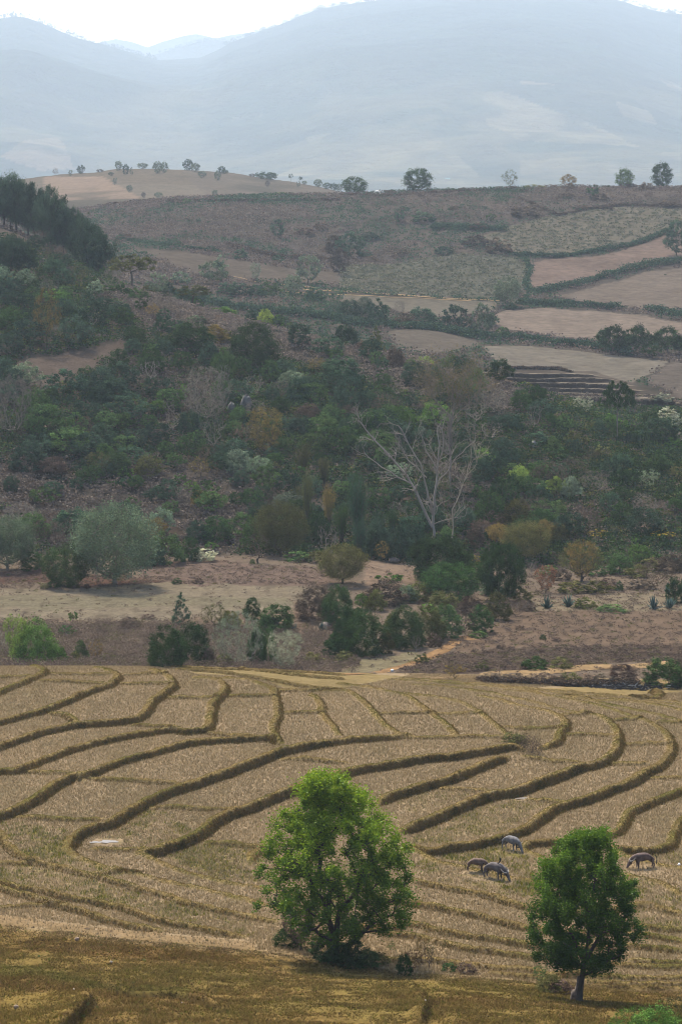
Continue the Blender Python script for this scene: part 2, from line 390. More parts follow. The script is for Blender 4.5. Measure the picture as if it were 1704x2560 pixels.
def step_field(lines, X, Y, amp_w, crest_h, crest_w, face_w, upx=0.25):
    """adds the drops of all banks; returns dz, crest mask, face mask.  X,Y 2-D arrays whose rows share Y"""
    dz = np.zeros_like(X); cm = np.zeros_like(X); fm = np.zeros_like(X)
    rowY = Y[:, 0]; R = amp_w
    for W in lines:
        best = np.full(X.shape, 1e9, np.float32)
        sg = np.zeros_like(best); hh = np.zeros_like(best); ends = np.zeros_like(best)
        L = np.concatenate([[0], np.cumsum(np.hypot(np.diff(W[:, 0]), np.diff(W[:, 1])))]); T = L[-1]
        ylo, yhi = W[:, 1].min() - R, W[:, 1].max() + R
        for i in range(len(W) - 1):
            a = W[i]; b = W[i + 1]
            r0 = np.searchsorted(rowY, min(a[1], b[1]) - R); r1 = np.searchsorted(rowY, max(a[1], b[1]) + R)
            if r1 <= r0: continue
            xs = X[(r0 + r1) // 2 if r1 < len(rowY) else r0]
            c0 = np.searchsorted(xs, min(a[0], b[0]) - R * 1.2) ; c1 = np.searchsorted(xs, max(a[0], b[0]) + R * 1.2)
            c0 = max(0, c0 - 3); c1 = min(X.shape[1], c1 + 3)
            if c1 <= c0: continue
            sl = (slice(r0, r1), slice(c0, c1))
            dx = X[sl] - a[0]; dy = Y[sl] - a[1]
            ex, ey = b[0] - a[0], b[1] - a[1]; l2 = ex * ex + ey * ey + 1e-9
            tr = (dx * ex + dy * ey) / l2
            t = np.clip(tr, 0, 1)
            qx = dx - t * ex; qy = dy - t * ey
            d = np.sqrt(qx * qx + qy * qy)
            cr = ex * dy - ey * dx             # >0 = left of travel
            m = d < best[sl]
            bb = best[sl]; bb[m] = d[m]
            ss = sg[sl]; ss[m] = np.where(cr[m] > 0, -1, 1)
            h2 = hh[sl]; s_here = L[i] + t * math.sqrt(l2)
            tap = np.clip(s_here / 1.2, 0, 1) * np.clip((T - s_here) / 1.2, 0, 1)
            over = ((i == 0) & (tr < 0)) | ((i == len(W) - 2) & (tr > 1))
            val = (a[2] + (b[2] - a[2]) * t) * (0.25 + 0.75 * tap)
            h2[m] = val[m]
            e2 = ends[sl]; e2[m] = np.where(over, 1, 0)[m]
        act = best < R
        if not act.any(): continue
        d = best[act] * sg[act]; h = hh[act]; e = ends[act]
        wob = 0.10 * vnoise(X[act] * 1.7, Y[act] * 1.7, 5) * 2 + .16 * vnoise(X[act] * .6, Y[act] * .6, 6) * 2 * np.clip(h, 0, 1)
        d = d + wob * np.minimum(1, face_w / 0.35)
        dec = np.clip(1 - np.abs(d) / R, 0, 1) ** 1.6
        up = 0.5 * h * dec
        t = np.clip(d / face_w, 0, 1); t = t * t * (3 - 2 * t)
        v = up * (1 - 2 * t)
        ew = np.where(e > 0, np.exp(-(best[act] / 0.8) ** 2), 1)
        cw_ = crest_w * np.clip(.68 + .6 * h, .68, 1.0)
        upc = upx * cw_ / crest_w
        cr_ = crest_h * np.exp(-((d + upc) / cw_) ** 2) * (0.75 + 0.5 * (vnoise(X[act] * 0.9, Y[act] * 0.9, 9) + .5))
        big = np.clip(0.9 + h * 0.2, 0, 1.1)
        dz[act] += (v + cr_ * big) * ew
        k = np.clip(1 - np.abs(d + upc) / (cw_ * 1.35), 0, 1)
        cm[act] = np.maximum(cm[act], np.clip(k * 2, 0, 1) * ew)
        f = ((d > 0.0) & (d < face_w + 0.12 + 0.10 * h)) * np.clip(h / 0.35, 0.35, 1)
        fm[act] = np.maximum(fm[act], f * ew)
    return dz, cm, fm

def fg_edge(u):     # photo row where the foreground slope meets the paddies
    return np.interp(u, [-400, 0, 300, 600, 852, 1000, 1278, 1500, 1704, 2100], [2295, 2310, 2345, 2372, 2400, 2432, 2450, 2462, 2474, 2480])

def inpoly(u, v, poly):
    poly = np.asarray(poly, float)
    x0, y0 = poly.min(0); x1, y1 = poly.max(0)
    r = np.zeros(u.shape, bool)
    m = (u >= x0) & (u <= x1) & (v >= y0) & (v <= y1)
    uu = u[m]; vv = v[m]; c = np.zeros(uu.shape, bool)
    n = len(poly)
    for i in range(n):
        xa, ya = poly[i]; xb, yb = poly[(i + 1) % n]
        if ya == yb: continue
        k = ((ya > vv) != (yb > vv)) & (uu < (xb - xa) * (vv - ya) / (yb - ya) + xa)
        c ^= k
    r[m] = c
    return r

class Band:
    """fan-shaped height grid: rows = distance, columns = direction"""
    def __init__(s, rows, ncol, amax):
        s.rows = np.asarray(rows, float); s.A = np.linspace(-amax, amax, ncol)
        s.Y = np.repeat(s.rows[:, None], ncol, 1); s.X = s.Y * s.A[None, :]
        s.u = U0 + F * s.A[None, :] + 0 * s.Y
        s.Z = zbase(s.u, s.Y)
    def finish(s):
        s.v = VH - s.Z * F / s.Y
    def sample(s, x, y, arr=None):
        arr = s.Z if arr is None else arr
        x = np.asarray(x, float); y = np.asarray(y, float)
        fr = np.interp(y, s.rows, np.arange(len(s.rows)))
        fc = (x / y - s.A[0]) / (s.A[1] - s.A[0])
        fc = np.clip(fc, 0, len(s.A) - 1.001); fr = np.clip(fr, 0, len(s.rows) - 1.001)
        ir = fr.astype(int); ic = fc.astype(int); dr = fr - ir; dc = fc - ic
        return (arr[ir, ic] * (1 - dc) + arr[ir, ic + 1] * dc) * (1 - dr) + (arr[ir + 1, ic] * (1 - dc) + arr[ir + 1, ic + 1] * dc) * dr
    def build(s, name, col, mat):
        nr, nc = s.Z.shape
        V = np.stack([s.X, s.Y, s.Z + CZ], -1).reshape(-1, 3)
        i = (np.arange(nr - 1)[:, None] * nc + np.arange(nc - 1)[None, :]).ravel()
        Q = np.stack([i, i + 1, i + nc + 1, i + nc], -1)
        me = mk_mesh(name, V, Q, None, col.reshape(-1, 3))
        smooth_shade(me)
        return struct(link(name, me, mat))

AM = 0.185
b1 = Band(np.concatenate([np.arange(100, 176, .35), np.arange(176, 292.01, .16)]), 540, AM)
b2 = Band(np.concatenate([np.arange(291.2, 420, .9), np.arange(420, 591, 1.5)]), 460, 0.20)
b3 = Band(np.concatenate([np.arange(588, 610, .9), np.arange(610, 740, .3), np.arange(740, 760, .9), np.arange(760, 1200.1, 2.2)]), 460, 0.21)
# ------------------------------------------------------------------ heights in detail
KL = 1.75                                   # photo value -> albedo divisor (daylight gain)
def A_(r, g, b, k=1.0): return lin((r, g, b)) / KL * k * np.array([.97, 1.0, .86])

ue = b1.u; vprov = VH - b1.Z * F / b1.Y
fgm = smooth(-12, 20, vprov - fg_edge(ue) + 5 * vnoise(b1.X * .8, b1.Y * .8, 3))          # 1 on the foreground slope
fgm = fgm * (b1.Y < 200)
dz, CM, FM = step_field(BW, b1.X, b1.Y, 3.6, 0.23, 0.40, 0.32, 0.30)
lev = (vprov < fg_edge(ue) + 30) | (b1.Y < 177)
rough = 0.05 * fbm(b1.X * .9, b1.Y * .9, 4, 21) + 0.22 * fbm(b1.X * .12, b1.Y * .12, 3, 33) * fgm + 0.10 * fbm(b1.X * 1.1, b1.Y * .5, 4, 40) * fgm
crumb = fbm(b1.X * 2.2, b1.Y * 2.2, 3, 45)
b1.Z = b1.Z + dz * lev + rough + .13 * crumb * np.clip(CM + FM, 0, 1)
b1.finish()

n2 = fbm(b2.X * .02, b2.Y * .02, 5, 50)
hillm = smooth(400, 440, b2.Y)
b2.Z = b2.Z + hillm * 2.2 * n2 * smooth(600, 570, b2.Y) + 0.12 * fbm(b2.X * .3, b2.Y * .3, 4, 60)
b2.Z[0:3] -= 0.2
b2.finish()
dz3, CM3, FM3 = step_field(FW, b3.X, b3.Y, 9.0, 0.1, 0.9, 1.2, 0.9)
b3.Z = b3.Z + dz3 + 0.9 * fbm(b3.X * .03, b3.Y * .03, 4, 70) * smooth(600, 640, b3.Y) + 0.25 * fbm(b3.X * .2, b3.Y * .2, 3, 71)
b3.finish()

def gz(x, Y):
    """world height of the ground"""
    x = np.atleast_1d(np.asarray(x, float)); Y = np.atleast_1d(np.asarray(Y, float))
    z = np.where(Y < 291.3, b1.sample(x, Y), np.where(Y < 589.5, b2.sample(x, Y), b3.sample(x, Y)))
    return z + CZ

def ground_at(u, v, y0=100, y1=1200):
    """world point of the detailed ground that shows at photo pixel (u,v)"""
    a = (u - U0) / F
    Y = np.arange(y0, y1, 0.2)
    z = gz(a * Y, Y) - CZ
    vv = VH - z * F / Y
    k = int(np.argmax(vv <= v))
    if vv[k] > v: k = int(np.argmin(vv))
    return a * Y[k], float(Y[k]), float(z[k] + CZ)

def mixc(c, col, m):
    m = np.asarray(m, float)[..., None]
    return c * (1 - m) + np.asarray(col) * m

# ------------------------------------------------------------------ land colours: near band
jit = lambda b, s, amp: (b.u + amp * fbm(b.X * s, b.Y * s, 3, 81) * 2, b.v + amp * .5 * fbm(b.X * s, b.Y * s, 3, 91) * 2)
u1, v1 = jit(b1, .5, 14)
N1 = fbm(b1.X * .25, b1.Y * .12, 4, 100); N1b = fbm(b1.X * 1.5, b1.Y * 1.5, 3, 101); N1c = fbm(b1.X * .06, b1.Y * .06, 3, 102)
c1 = np.zeros(b1.X.shape + (3,)) + A_(164, 140, 118)
c1 = mixc(c1, A_(144, 124, 100), smooth(0, .5, N1 + N1b * .5))
WET = [('A', [(0,760),(320,790),(330,900),(430,960),(600,1010),(500,1020),(150,930),(60,880)], .75), ('A', [(430,840),(620,700),(720,700),(900,800),(760,860),(600,880)], .6),
       ('A', [(0,960),(250,980),(700,1110),(1200,1240),(1180,1300),(900,1240),(600,1160),(300,1100),(0,1040)], .7),
       ('A', [(760,930),(960,860),(1230,880),(1200,1050),(1000,1020)], .6),
       ('B', [(320,1010),(380,920),(600,900),(760,860),(900,1000),(900,1130),(600,1060)], .8), ('B', [(330,860),(600,680),(960,670),(760,800),(500,860)], .45),
       ('B', [(1320,1020),(1568,1080),(1568,1260),(1350,1240)], .6), ('B', [(220,660),(460,600),(640,630),(340,740)], .3), ('B', [(1300,920),(1568,900),(1568,960),(1350,930)], .3)]
wet = np.zeros(b1.X.shape)
for pan, pg, k in WET:
    m = inpoly(u1, v1, px(pan, pg)); wet = np.maximum(wet, m * k)
wetn = wet * smooth(-.5, .4, N1b + N1)
c1 = mixc(c1, A_(118, 108, 52), wetn)
c1 = mixc(c1, A_(168, 142, 98), CM * smooth(-.5, .4, N1b + .3))
c1 = mixc(c1, A_(122, 114, 62), CM * smooth(0.0, .5, N1) * .8)
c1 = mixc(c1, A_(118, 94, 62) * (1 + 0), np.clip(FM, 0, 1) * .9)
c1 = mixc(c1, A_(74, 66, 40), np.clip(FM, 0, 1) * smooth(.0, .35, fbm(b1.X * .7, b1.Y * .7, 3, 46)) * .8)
# olive-green grassy headland and bare foot-of-slope strip
for pg in ([(760,45),(1568,60),(1900,92),(1750,118),(1568,150),(1300,150),(1200,100),(900,85)],):
    c1 = mixc(c1, A_(140, 120, 84), inpoly(u1, v1, px('A', pg)) * .8)
m = inpoly(u1, v1, px('B', [(700,135),(900,148),(1150,112),(1568,110),(1568,170),(1200,190)]))
c1 = mixc(c1, A_(146, 124, 88), m * .9)
strip = smooth(-24, -16, v1 - fg_edge(u1)) * smooth(4, -2, v1 - fg_edge(u1)) * (b1.u < 640)
c1 = mixc(c1, A_(146, 120, 94), strip * .8)
fgc = np.zeros_like(c1) + A_(128, 104, 66)  # brown grass albedo kept dark: cloud shadow over the near slope is painted in
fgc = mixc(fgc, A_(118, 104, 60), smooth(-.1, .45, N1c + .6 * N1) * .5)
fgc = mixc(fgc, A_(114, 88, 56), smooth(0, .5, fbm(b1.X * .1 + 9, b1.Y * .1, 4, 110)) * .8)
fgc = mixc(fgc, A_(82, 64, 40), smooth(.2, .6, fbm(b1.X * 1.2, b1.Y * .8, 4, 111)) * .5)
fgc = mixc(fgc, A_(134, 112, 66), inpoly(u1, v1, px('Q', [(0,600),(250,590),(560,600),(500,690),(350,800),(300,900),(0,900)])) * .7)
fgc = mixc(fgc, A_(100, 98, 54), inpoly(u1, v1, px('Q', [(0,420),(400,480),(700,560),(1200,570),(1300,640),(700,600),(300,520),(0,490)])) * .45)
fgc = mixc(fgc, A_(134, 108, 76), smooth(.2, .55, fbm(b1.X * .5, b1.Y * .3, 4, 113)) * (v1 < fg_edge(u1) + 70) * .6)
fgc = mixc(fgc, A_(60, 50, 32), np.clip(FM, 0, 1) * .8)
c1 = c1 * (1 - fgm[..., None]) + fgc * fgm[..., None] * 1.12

# middle band: valley floor and the scrub hill
u2, v2 = jit(b2, .25, 10)
N2 = fbm(b2.X * .15, b2.Y * .05, 4, 120); N2b = fbm(b2.X * .7, b2.Y * .4, 3, 121)
c2 = np.zeros(b2.X.shape + (3,)) + A_(128, 102, 82)
def paint2(pan, pg, col, k=1.0, yr=(0, 9999)):
    global c2
    c2 = mixc(c2, col, inpoly(u2, v2, px(pan, pg)) * k * ((b2.Y > yr[0]) & (b2.Y < yr[1])))
paint2('C', [(-900,475),(0,510),(300,500),(560,490),(820,478),(1400,482),(1420,600),(1300,650),(-900,680)], A_(138, 116, 88))
paint2('C', [(-900,640),(0,640),(700,650),(1400,600),(1400,640),(700,700),(-900,700)], A_(132, 96, 70), .6)
paint2('C', [(-900,680),(0,660),(700,655),(1400,680),(1568,700),(1568,900),(-900,900)], A_(100, 78, 66))
paint2('C', [(-900,425),(200,420),(780,450),(780,475),(500,490),(0,470),(-900,480)], A_(112, 72, 58))
paint2('C', [(640,390),(800,375),(1050,370),(1200,390),(1568,400),(1568,480),(800,480),(660,455)], A_(128, 96, 82))
paint2('C', [(-900,560),(500,530),(1300,540),(1380,580),(500,590),(-900,600)], A_(126, 112, 78), .7)
paint2('C', [(1350,560),(1440,590),(1400,700),(1370,690)], A_(150, 108, 80), .8)
paint2('D', [(840,545),(1300,520),(1568,540),(2200,540),(2200,780),(1400,760),(1000,760),(560,790),(500,800),(600,740),(820,600)], A_(126, 94, 70))
paint2('D', [(240,880),(480,800),(900,770),(1500,760),(2200,770),(2200,830),(1360,840),(900,870),(400,900)], A_(96, 72, 58))
paint2('D', [(840,545),(1400,520),(2200,550),(2200,600),(1300,600),(840,600)], A_(142, 120, 88), .8)
paint2('D', [(0,890),(80,830),(330,800),(380,830),(200,880)], A_(134, 116, 74))
paint2('D', [(100,375),(350,370),(360,480),(110,500)], A_(142, 108, 84))
c2 = mixc(c2, A_(84, 66, 52), smooth(.1, .6, N2b) * .5)
hill = smooth(392, 402, b2.Y + 4 * N2)
hc = np.zeros_like(c2) + A_(96, 80, 70)
hc = mixc(hc, A_(62, 60, 46), smooth(-.2, .4, fbm(b2.X * .04, b2.Y * .04, 4, 130)))
hc = mixc(hc, A_(96, 74, 60), smooth(.1, .5, fbm(b2.X * .08, b2.Y * .05, 4, 131)))
for pan, pg, col, k in [('E', [(70,370),(250,350),(430,310),(560,265),(600,320),(480,370),(400,440),(330,480),(200,500),(60,480)], A_(112, 88, 76), .95),
                        ('E', [(850,130),(1000,130),(1180,150),(1400,210),(1500,280),(1300,260),(1100,200),(850,180)], A_(112, 84, 68), .7),
                        ('E', [(270,550),(430,560),(400,590),(270,580)], A_(140, 108, 84), .6),
                        ('G', [(0,300),(120,390),(300,460),(500,560),(480,590),(300,520),(100,440),(0,400)], A_(112, 84, 68), .9),
                        ('N', [(1000,1100),(1100,960),(1200,940),(1380,980),(1300,1060),(1150,1130),(1050,1160)], A_(128, 98, 84), .9),
                        ('E', [(0,820),(300,960),(500,1031),(0,1031)], A_(84, 62, 56), .7), ('C', [(0,100),(350,60),(350,250),(100,300),(0,160)], A_(88, 68, 62), .7)]:
    hc = mixc(hc, col, inpoly(u2, v2, px(pan, pg)) * k)
c2 = c2 * (1 - hill[..., None]) + hc * hill[..., None]

# far band: slope up to the plateau with its fields
u3, v3 = jit(b3, .08, 5)
c3 = np.zeros(b3.X.shape + (3,)) + A_(96, 80, 70)
c3 = mixc(c3, A_(108, 86, 76), smooth(-.2, .4, fbm(b3.X * .05, b3.Y * .03, 4, 140)))
c3 = mixc(c3, A_(78, 70, 56), smooth(.1, .5, fbm(b3.X * .12, b3.Y * .06, 4, 141)))
FIELDS = [('H', [(640,430),(800,370),(1000,325),(1250,290),(1568,300),(2100,310),(2100,380),(1500,395),(1380,455),(1200,490),(1000,515),(850,520),(760,480)], (124,108,82)),
          ('H', [(880,545),(1000,525),(1150,518),(1300,490),(1430,440),(1510,410),(1568,460),(2000,500),(1568,530),(1300,585),(1100,640),(910,672),(860,640),(850,600)], (144,104,86)),
          ('H', [(930,690),(1050,690),(1250,630),(1400,590),(1568,568),(2100,580),(2100,780),(1400,755),(1200,745)], (134,106,88)),
          ('H', [(700,790),(760,762),(950,755),(1150,765),(1400,790),(1568,820),(2000,850),(2000,930),(1568,880),(1200,905),(1000,885),(800,860),(700,840)], (150,118,98)),
          ('H', [(0,560),(250,550),(550,500),(800,520),(860,560),(850,660),(700,715),(300,690),(0,670)], (104,100,78)),
          ('H', [(0,690),(300,705),(720,725),(690,780),(400,800),(200,760),(0,740)], (126,110,88)),
          ('G', [(600,480),(800,490),(1000,520),(1300,575),(1568,590),(1568,650),(1200,630),(900,600)], (112,90,74)),
          ('F', [(200,235),(420,215),(620,280),(640,300),(500,340),(300,330)], (120,100,84)),
          ('F', [(640,300),(900,305),(1200,340),(1500,375),(1450,420),(1350,470),(1050,420),(760,410),(700,360)], (134,116,98)),
          ('F', [(1400,460),(1500,390),(1568,380),(2200,400),(2200,560),(1568,540)], (112,92,82)),
          ('F', [(1470,660),(1568,650),(2200,650),(2200,760),(1540,740)], (150,104,84))]
for pan, pg, col in FIELDS:
    nn = fbm(b3.X * .3, b3.Y * .12, 3, 150)
    c3 = mixc(c3, A_(*col) * (1 + .0 * 1), inpoly(u3, v3, px(pan, pg)) * (.85 + .15 * np.clip(nn * 2, -1, 1)))
far_t = inpoly(u3, v3, px('F', [(600,410),(1160,415),(1560,560),(1600,600),(1568,640),(600,640)]))
c3 = mixc(c3, A_(96, 76, 62), far_t * .6)
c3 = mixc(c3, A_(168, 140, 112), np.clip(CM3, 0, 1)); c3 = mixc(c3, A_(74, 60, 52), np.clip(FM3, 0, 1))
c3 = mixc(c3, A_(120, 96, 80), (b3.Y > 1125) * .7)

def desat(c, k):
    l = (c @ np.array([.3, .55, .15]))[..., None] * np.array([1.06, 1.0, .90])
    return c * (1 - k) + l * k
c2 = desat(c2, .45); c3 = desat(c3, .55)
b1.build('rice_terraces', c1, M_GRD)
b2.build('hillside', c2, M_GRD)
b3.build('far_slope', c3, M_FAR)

# ------------------------------------------------------------------ distant ridge, plain and mountains
def ridge_sheet(name, y0, yc, y1, crest, vbase, vend, mat, colf, nr=90, nc=420, amax=0.19, amp=0, scale=400, seed=1, lowdrop=None):
    """hill range with real depth: photo rows vbase at y0 rise to crest(u) at distance yc, then fall behind"""
    rows = np.concatenate([np.linspace(y0, yc, nr), np.linspace(yc, y1, nr // 3)[1:]])
    b = Band(rows, nc, amax)
    cu = np.array(crest, float)
    vc = np.interp(b.u, cu[:, 0], cu[:, 1]) + 2.0 * fbm(b.u * .03, b.u * 0, 4, seed + 5)
    zb = -(vbase - VH) / F * y0; zcz = -(vc - VH) / F * yc
    t = np.clip((b.Y - y0) / (yc - y0), 0, 1)
    e = t ** 1.25
    Z = zb + (zcz - zb) * e
    t2 = np.clip((b.Y - yc) / (y1 - yc), 0, 1)
    Z = Z - t2 * (zcz - zb) * 0.9
    w = np.sin(np.pi * np.clip(t, 0, 1)) ** .7
    Z = Z + amp * fbm(b.X / scale, b.Y / scale, 6, seed) * w
    b.Z = Z; b.finish()
    b.build(name, colf(b), mat)
    return b

def col_ridge(b):
    c = np.zeros(b.X.shape + (3,)) + A_(120, 100, 78)
    for pan, pg, cc in [('G', [(200,150),(480,150),(640,248),(200,260)], (168,130,104)), ('G', [(520,180),(950,190),(930,250),(650,250)], (128,110,92)), ('G', [(820,115),(1300,150),(1568,190),(1568,240),(950,240)], (118,100,86))]:
        c = mixc(c, A_(*cc), inpoly(b.u + 14 * fbm(b.X * .02, b.Y * .02, 3, 5), b.v + 3 * fbm(b.X * .02, b.Y * .02, 3, 6), px(pan, pg)) * .7)
    return desat(mixc(c, A_(80, 74, 60), smooth(.1, .5, fbm(b.X * .02, b.Y * .01, 4, 7)) * .6), .4)
RB = ridge_sheet('far_ridge', 1250, 1750, 2100,
            [(-500,470),(0,455),(100,442),(150,434),(250,429),(300,421),(400,421),(480,424),(560,430),(640,441),(700,449),(760,460),(800,468),(852,478),(1000,500),(2300,520)],
            560, 560, M_FAR, col_ridge, nr=60, nc=300, amp=1.5, scale=120, seed=11)

def col_mtn(b):
    c = np.zeros(b.X.shape + (3,)) + A_(58, 66, 54)
    lo = smooth(120, 330, b.v + 60 * fbm(b.X / 500, b.Y / 500, 4, 3))
    c = mixc(c, A_(108, 102, 80), .65 * lo * smooth(-.25, .35, fbm(b.X / 260, b.Y / 420, 4, 8)))
    c = mixc(c, A_(60, 72, 56), smooth(.1, .4, fbm(b.X / 150, b.Y / 250, 4, 9)) * .8)
    for pg, cc, k in [([(0,390),(60,350),(150,340),(190,420),(100,425)], (215,175,150), .9), ([(690,440),(800,390),(1000,350),(1100,350),(1200,440),(1300,470)], (215,190,150), .6),
                      ([(1180,230),(1260,230),(1500,320),(1600,365),(1300,350),(1220,310)], (225,195,160), .8), ([(1300,400),(1704,380),(1704,470),(1300,470)], (205,180,150), .5),
                      ([(1650,195),(1704,205),(1704,225),(1670,215)], (230,190,160), .9), ([(1300,200),(1370,205),(1390,212),(1300,210)], (230,190,160), .8),
                      ([(590,290),(660,280),(650,300),(560,300)], (210,190,160), .6), ([(760,345),(830,330),(780,365)], (210,190,160), .6), ([(1540,255),(1620,275),(1640,310),(1560,290)], (220,190,160), .7)]:
        c = mixc(c, A_(*cc), inpoly(b.u + 8 * fbm(b.X / 90, b.Y / 90, 3, 5), b.v + 6 * fbm(b.X / 90, b.Y / 90, 3, 6), pg) * k * .22 * smooth(-.5, .3, fbm(b.X / 120, b.Y / 200, 4, 12)))
    return c
PL = Band(np.concatenate([np.linspace(1180, 2200, 20), np.linspace(2300, 14300, 50)]), 60, 0.30)
PL.Z[:] = -62; PL.Z[:2] = -30; PL.Z -= 40 * smooth(1180, 2600, PL.Y); PL.finish()
PL.build('plain', np.zeros(PL.X.shape + (3,)) + A_(150, 130, 100), M_MTN)
MB1 = ridge_sheet('mountain', 5000, 10500, 11900,
            [(-600,20),(-200,30),(0,45),(40,40),(70,44),(110,60),(150,78),(200,98),(250,110),(300,124),(350,140),(400,152),(450,150),(500,145),(545,128),(575,108),(600,100),(650,80),(700,62),(750,40),(800,22),(850,15),(900,6),(950,0),(1000,-4),(1200,-25),(1400,-20),(1500,-10),(1550,0),(1600,16),(1660,30),(1704,34),(1800,20),(2300,0)],
            490, 0, M_MTN, col_mtn, nr=260, nc=640, amax=.2, amp=190, scale=2000, seed=23)
MB2 = ridge_sheet('mountain', 10700, 12000, 13000,
            [(-600,300),(200,250),(330,170),(380,138),(430,122),(500,103),(540,98),(580,104),(640,110),(700,140),(900,200),(2300,300)],
            400, 0, M_MTN, col_mtn, nr=80, nc=300, amax=.2, amp=60, scale=1500, seed=31)
MB3 = ridge_sheet('mountain', 12500, 13800, 14300,
            [(-600,260),(100,200),(200,120),(250,104),(290,95),(330,104),(370,118),(400,104),(450,90),(490,84),(540,94),(580,86),(640,76),(700,80),(800,140),(2300,260)],
            380, 0, M_MTN, col_mtn, nr=60, nc=300, amax=.2, amp=60, scale=2500, seed=37)
# ------------------------------------------------------------------ plant building blocks (unit height 1, unit width 1, base at origin)
def rotframe(n):
    n = n / (np.linalg.norm(n, axis=1, keepdims=True) + 1e-9)
    a = np.where(np.abs(n[:, 2:3]) < .9, np.array([[0, 0, 1.0]]), np.array([[1.0, 0, 0]]))
    u = np.cross(n, a); u /= np.linalg.norm(u, axis=1, keepdims=True) + 1e-9
    return u, np.cross(n, u)

def leaf_quads(P, size, R, aspect=.62, flat=0.0, sv=.35, updir=None):
    """diamond leaves at points P"""
    n = len(P)
    nrm = R.normal(size=(n, 3)); nrm[:, 2] += flat * np.sign(nrm[:, 2])
    u, v = rotframe(nrm)
    if updir is not None:
        u = updir + .35 * R.normal(size=(n, 3)); u /= np.linalg.norm(u, axis=1, keepdims=True)
        v = np.cross(u, R.normal(size=(n, 3))); v /= np.linalg.norm(v, axis=1, keepdims=True) + 1e-9
    s = (np.asarray(size) * (1 + sv * R.uniform(-1, 1, n)))[:, None]
    V = np.stack([P - u * s * .5, P + v * s * .5 * aspect, P + u * s * .5, P - v * s * .5 * aspect], 1).reshape(-1, 3)
    Q = (np.arange(n)[:, None] * 4 + np.arange(4)[None, :])
    return V, Q

def tubes(P0, P1, r0, r1, k=5):
    P0 = np.asarray(P0, float); P1 = np.asarray(P1, float)
    d = P1 - P0; u, v = rotframe(d)
    ang = np.arange(k) * 2 * np.pi / k
    ring = np.cos(ang)[None, :, None] * u[:, None, :] + np.sin(ang)[None, :, None] * v[:, None, :]
    A = P0[:, None, :] + ring * np.asarray(r0)[:, None, None]
    Bq = P1[:, None, :] + ring * np.asarray(r1)[:, None, None]
    V = np.concatenate([A, Bq], 1).reshape(-1, 3)
    n = len(P0); base = np.arange(n)[:, None] * 2 * k; i = np.arange(k)[None, :]; j = (i + 1) % k
    Q = np.stack([base + i, base + j, base + k + j, base + k + i], -1).reshape(-1, 4)
    return V, Q

def skeleton(pts, th, R, r0=.02, up=.6, jit=.05, lean=(0, 0), bias=.25, rmin=.0025, k=5, nodes0=None):
    """grow a branching skeleton from a trunk to all target points; returns tubes"""
    N = [np.array([0, 0, 0.0])]; par = [-1]; plen = [0.0]
    if nodes0 is None:
        nt = 4
        for i in range(1, nt + 1):
            f = i / nt
            p = np.array([lean[0] * f + jit * .25 * R.normal() * f, lean[1] * f + jit * .25 * R.normal() * f, th * f])
            N.append(p); par.append(i - 1); plen.append(plen[-1] + th / nt)
    else:
        for p, q in nodes0:
            N.append(np.array(p, float)); par.append(q); plen.append(plen[q] + np.linalg.norm(N[-1] - N[q]))
    top = N[-1] if nodes0 is None else N[0]
    order = np.argsort(np.linalg.norm(pts - top, axis=1))
    for i in order:
        p = pts[i]; A = np.array(N); d = np.linalg.norm(A - p, axis=1)
        down = np.clip(A[:, 2] - p[2] + .25 * np.hypot(*(A[:, :2] - p[:2]).T), 0, None)
        cost = d + bias * np.array(plen) + up * down
        cost[:max(1, min(3, len(N) - 2)) if nodes0 is None else 1] += .6
        q = int(np.argmin(cost))
        mid = (A[q] + p) / 2 + jit * d[q] * R.normal(size=3); mid[2] -= .06 * d[q]
        N.append(mid); par.append(q); plen.append(plen[q] + d[q] / 2)
        N.append(p); par.append(len(N) - 2); plen.append(plen[-1] + d[q] / 2)
    n = len(N); cnt = np.zeros(n); ch = set(par)
    for i in range(n - 1, 0, -1):
        if i not in ch: cnt[i] += 1
        cnt[par[i]] += cnt[i]
    r = np.maximum(rmin, r0 * (cnt / max(cnt[0], 1)) ** .55)
    N = np.array(N); pa = np.array(par)
    i = np.arange(1, n)
    ra = np.where(pa[i] == 0, r0 * 1.25, np.minimum(r[pa[i]], r[i] * 1.5))
    return tubes(N[pa[i]], N[i], ra, r[i], k), N

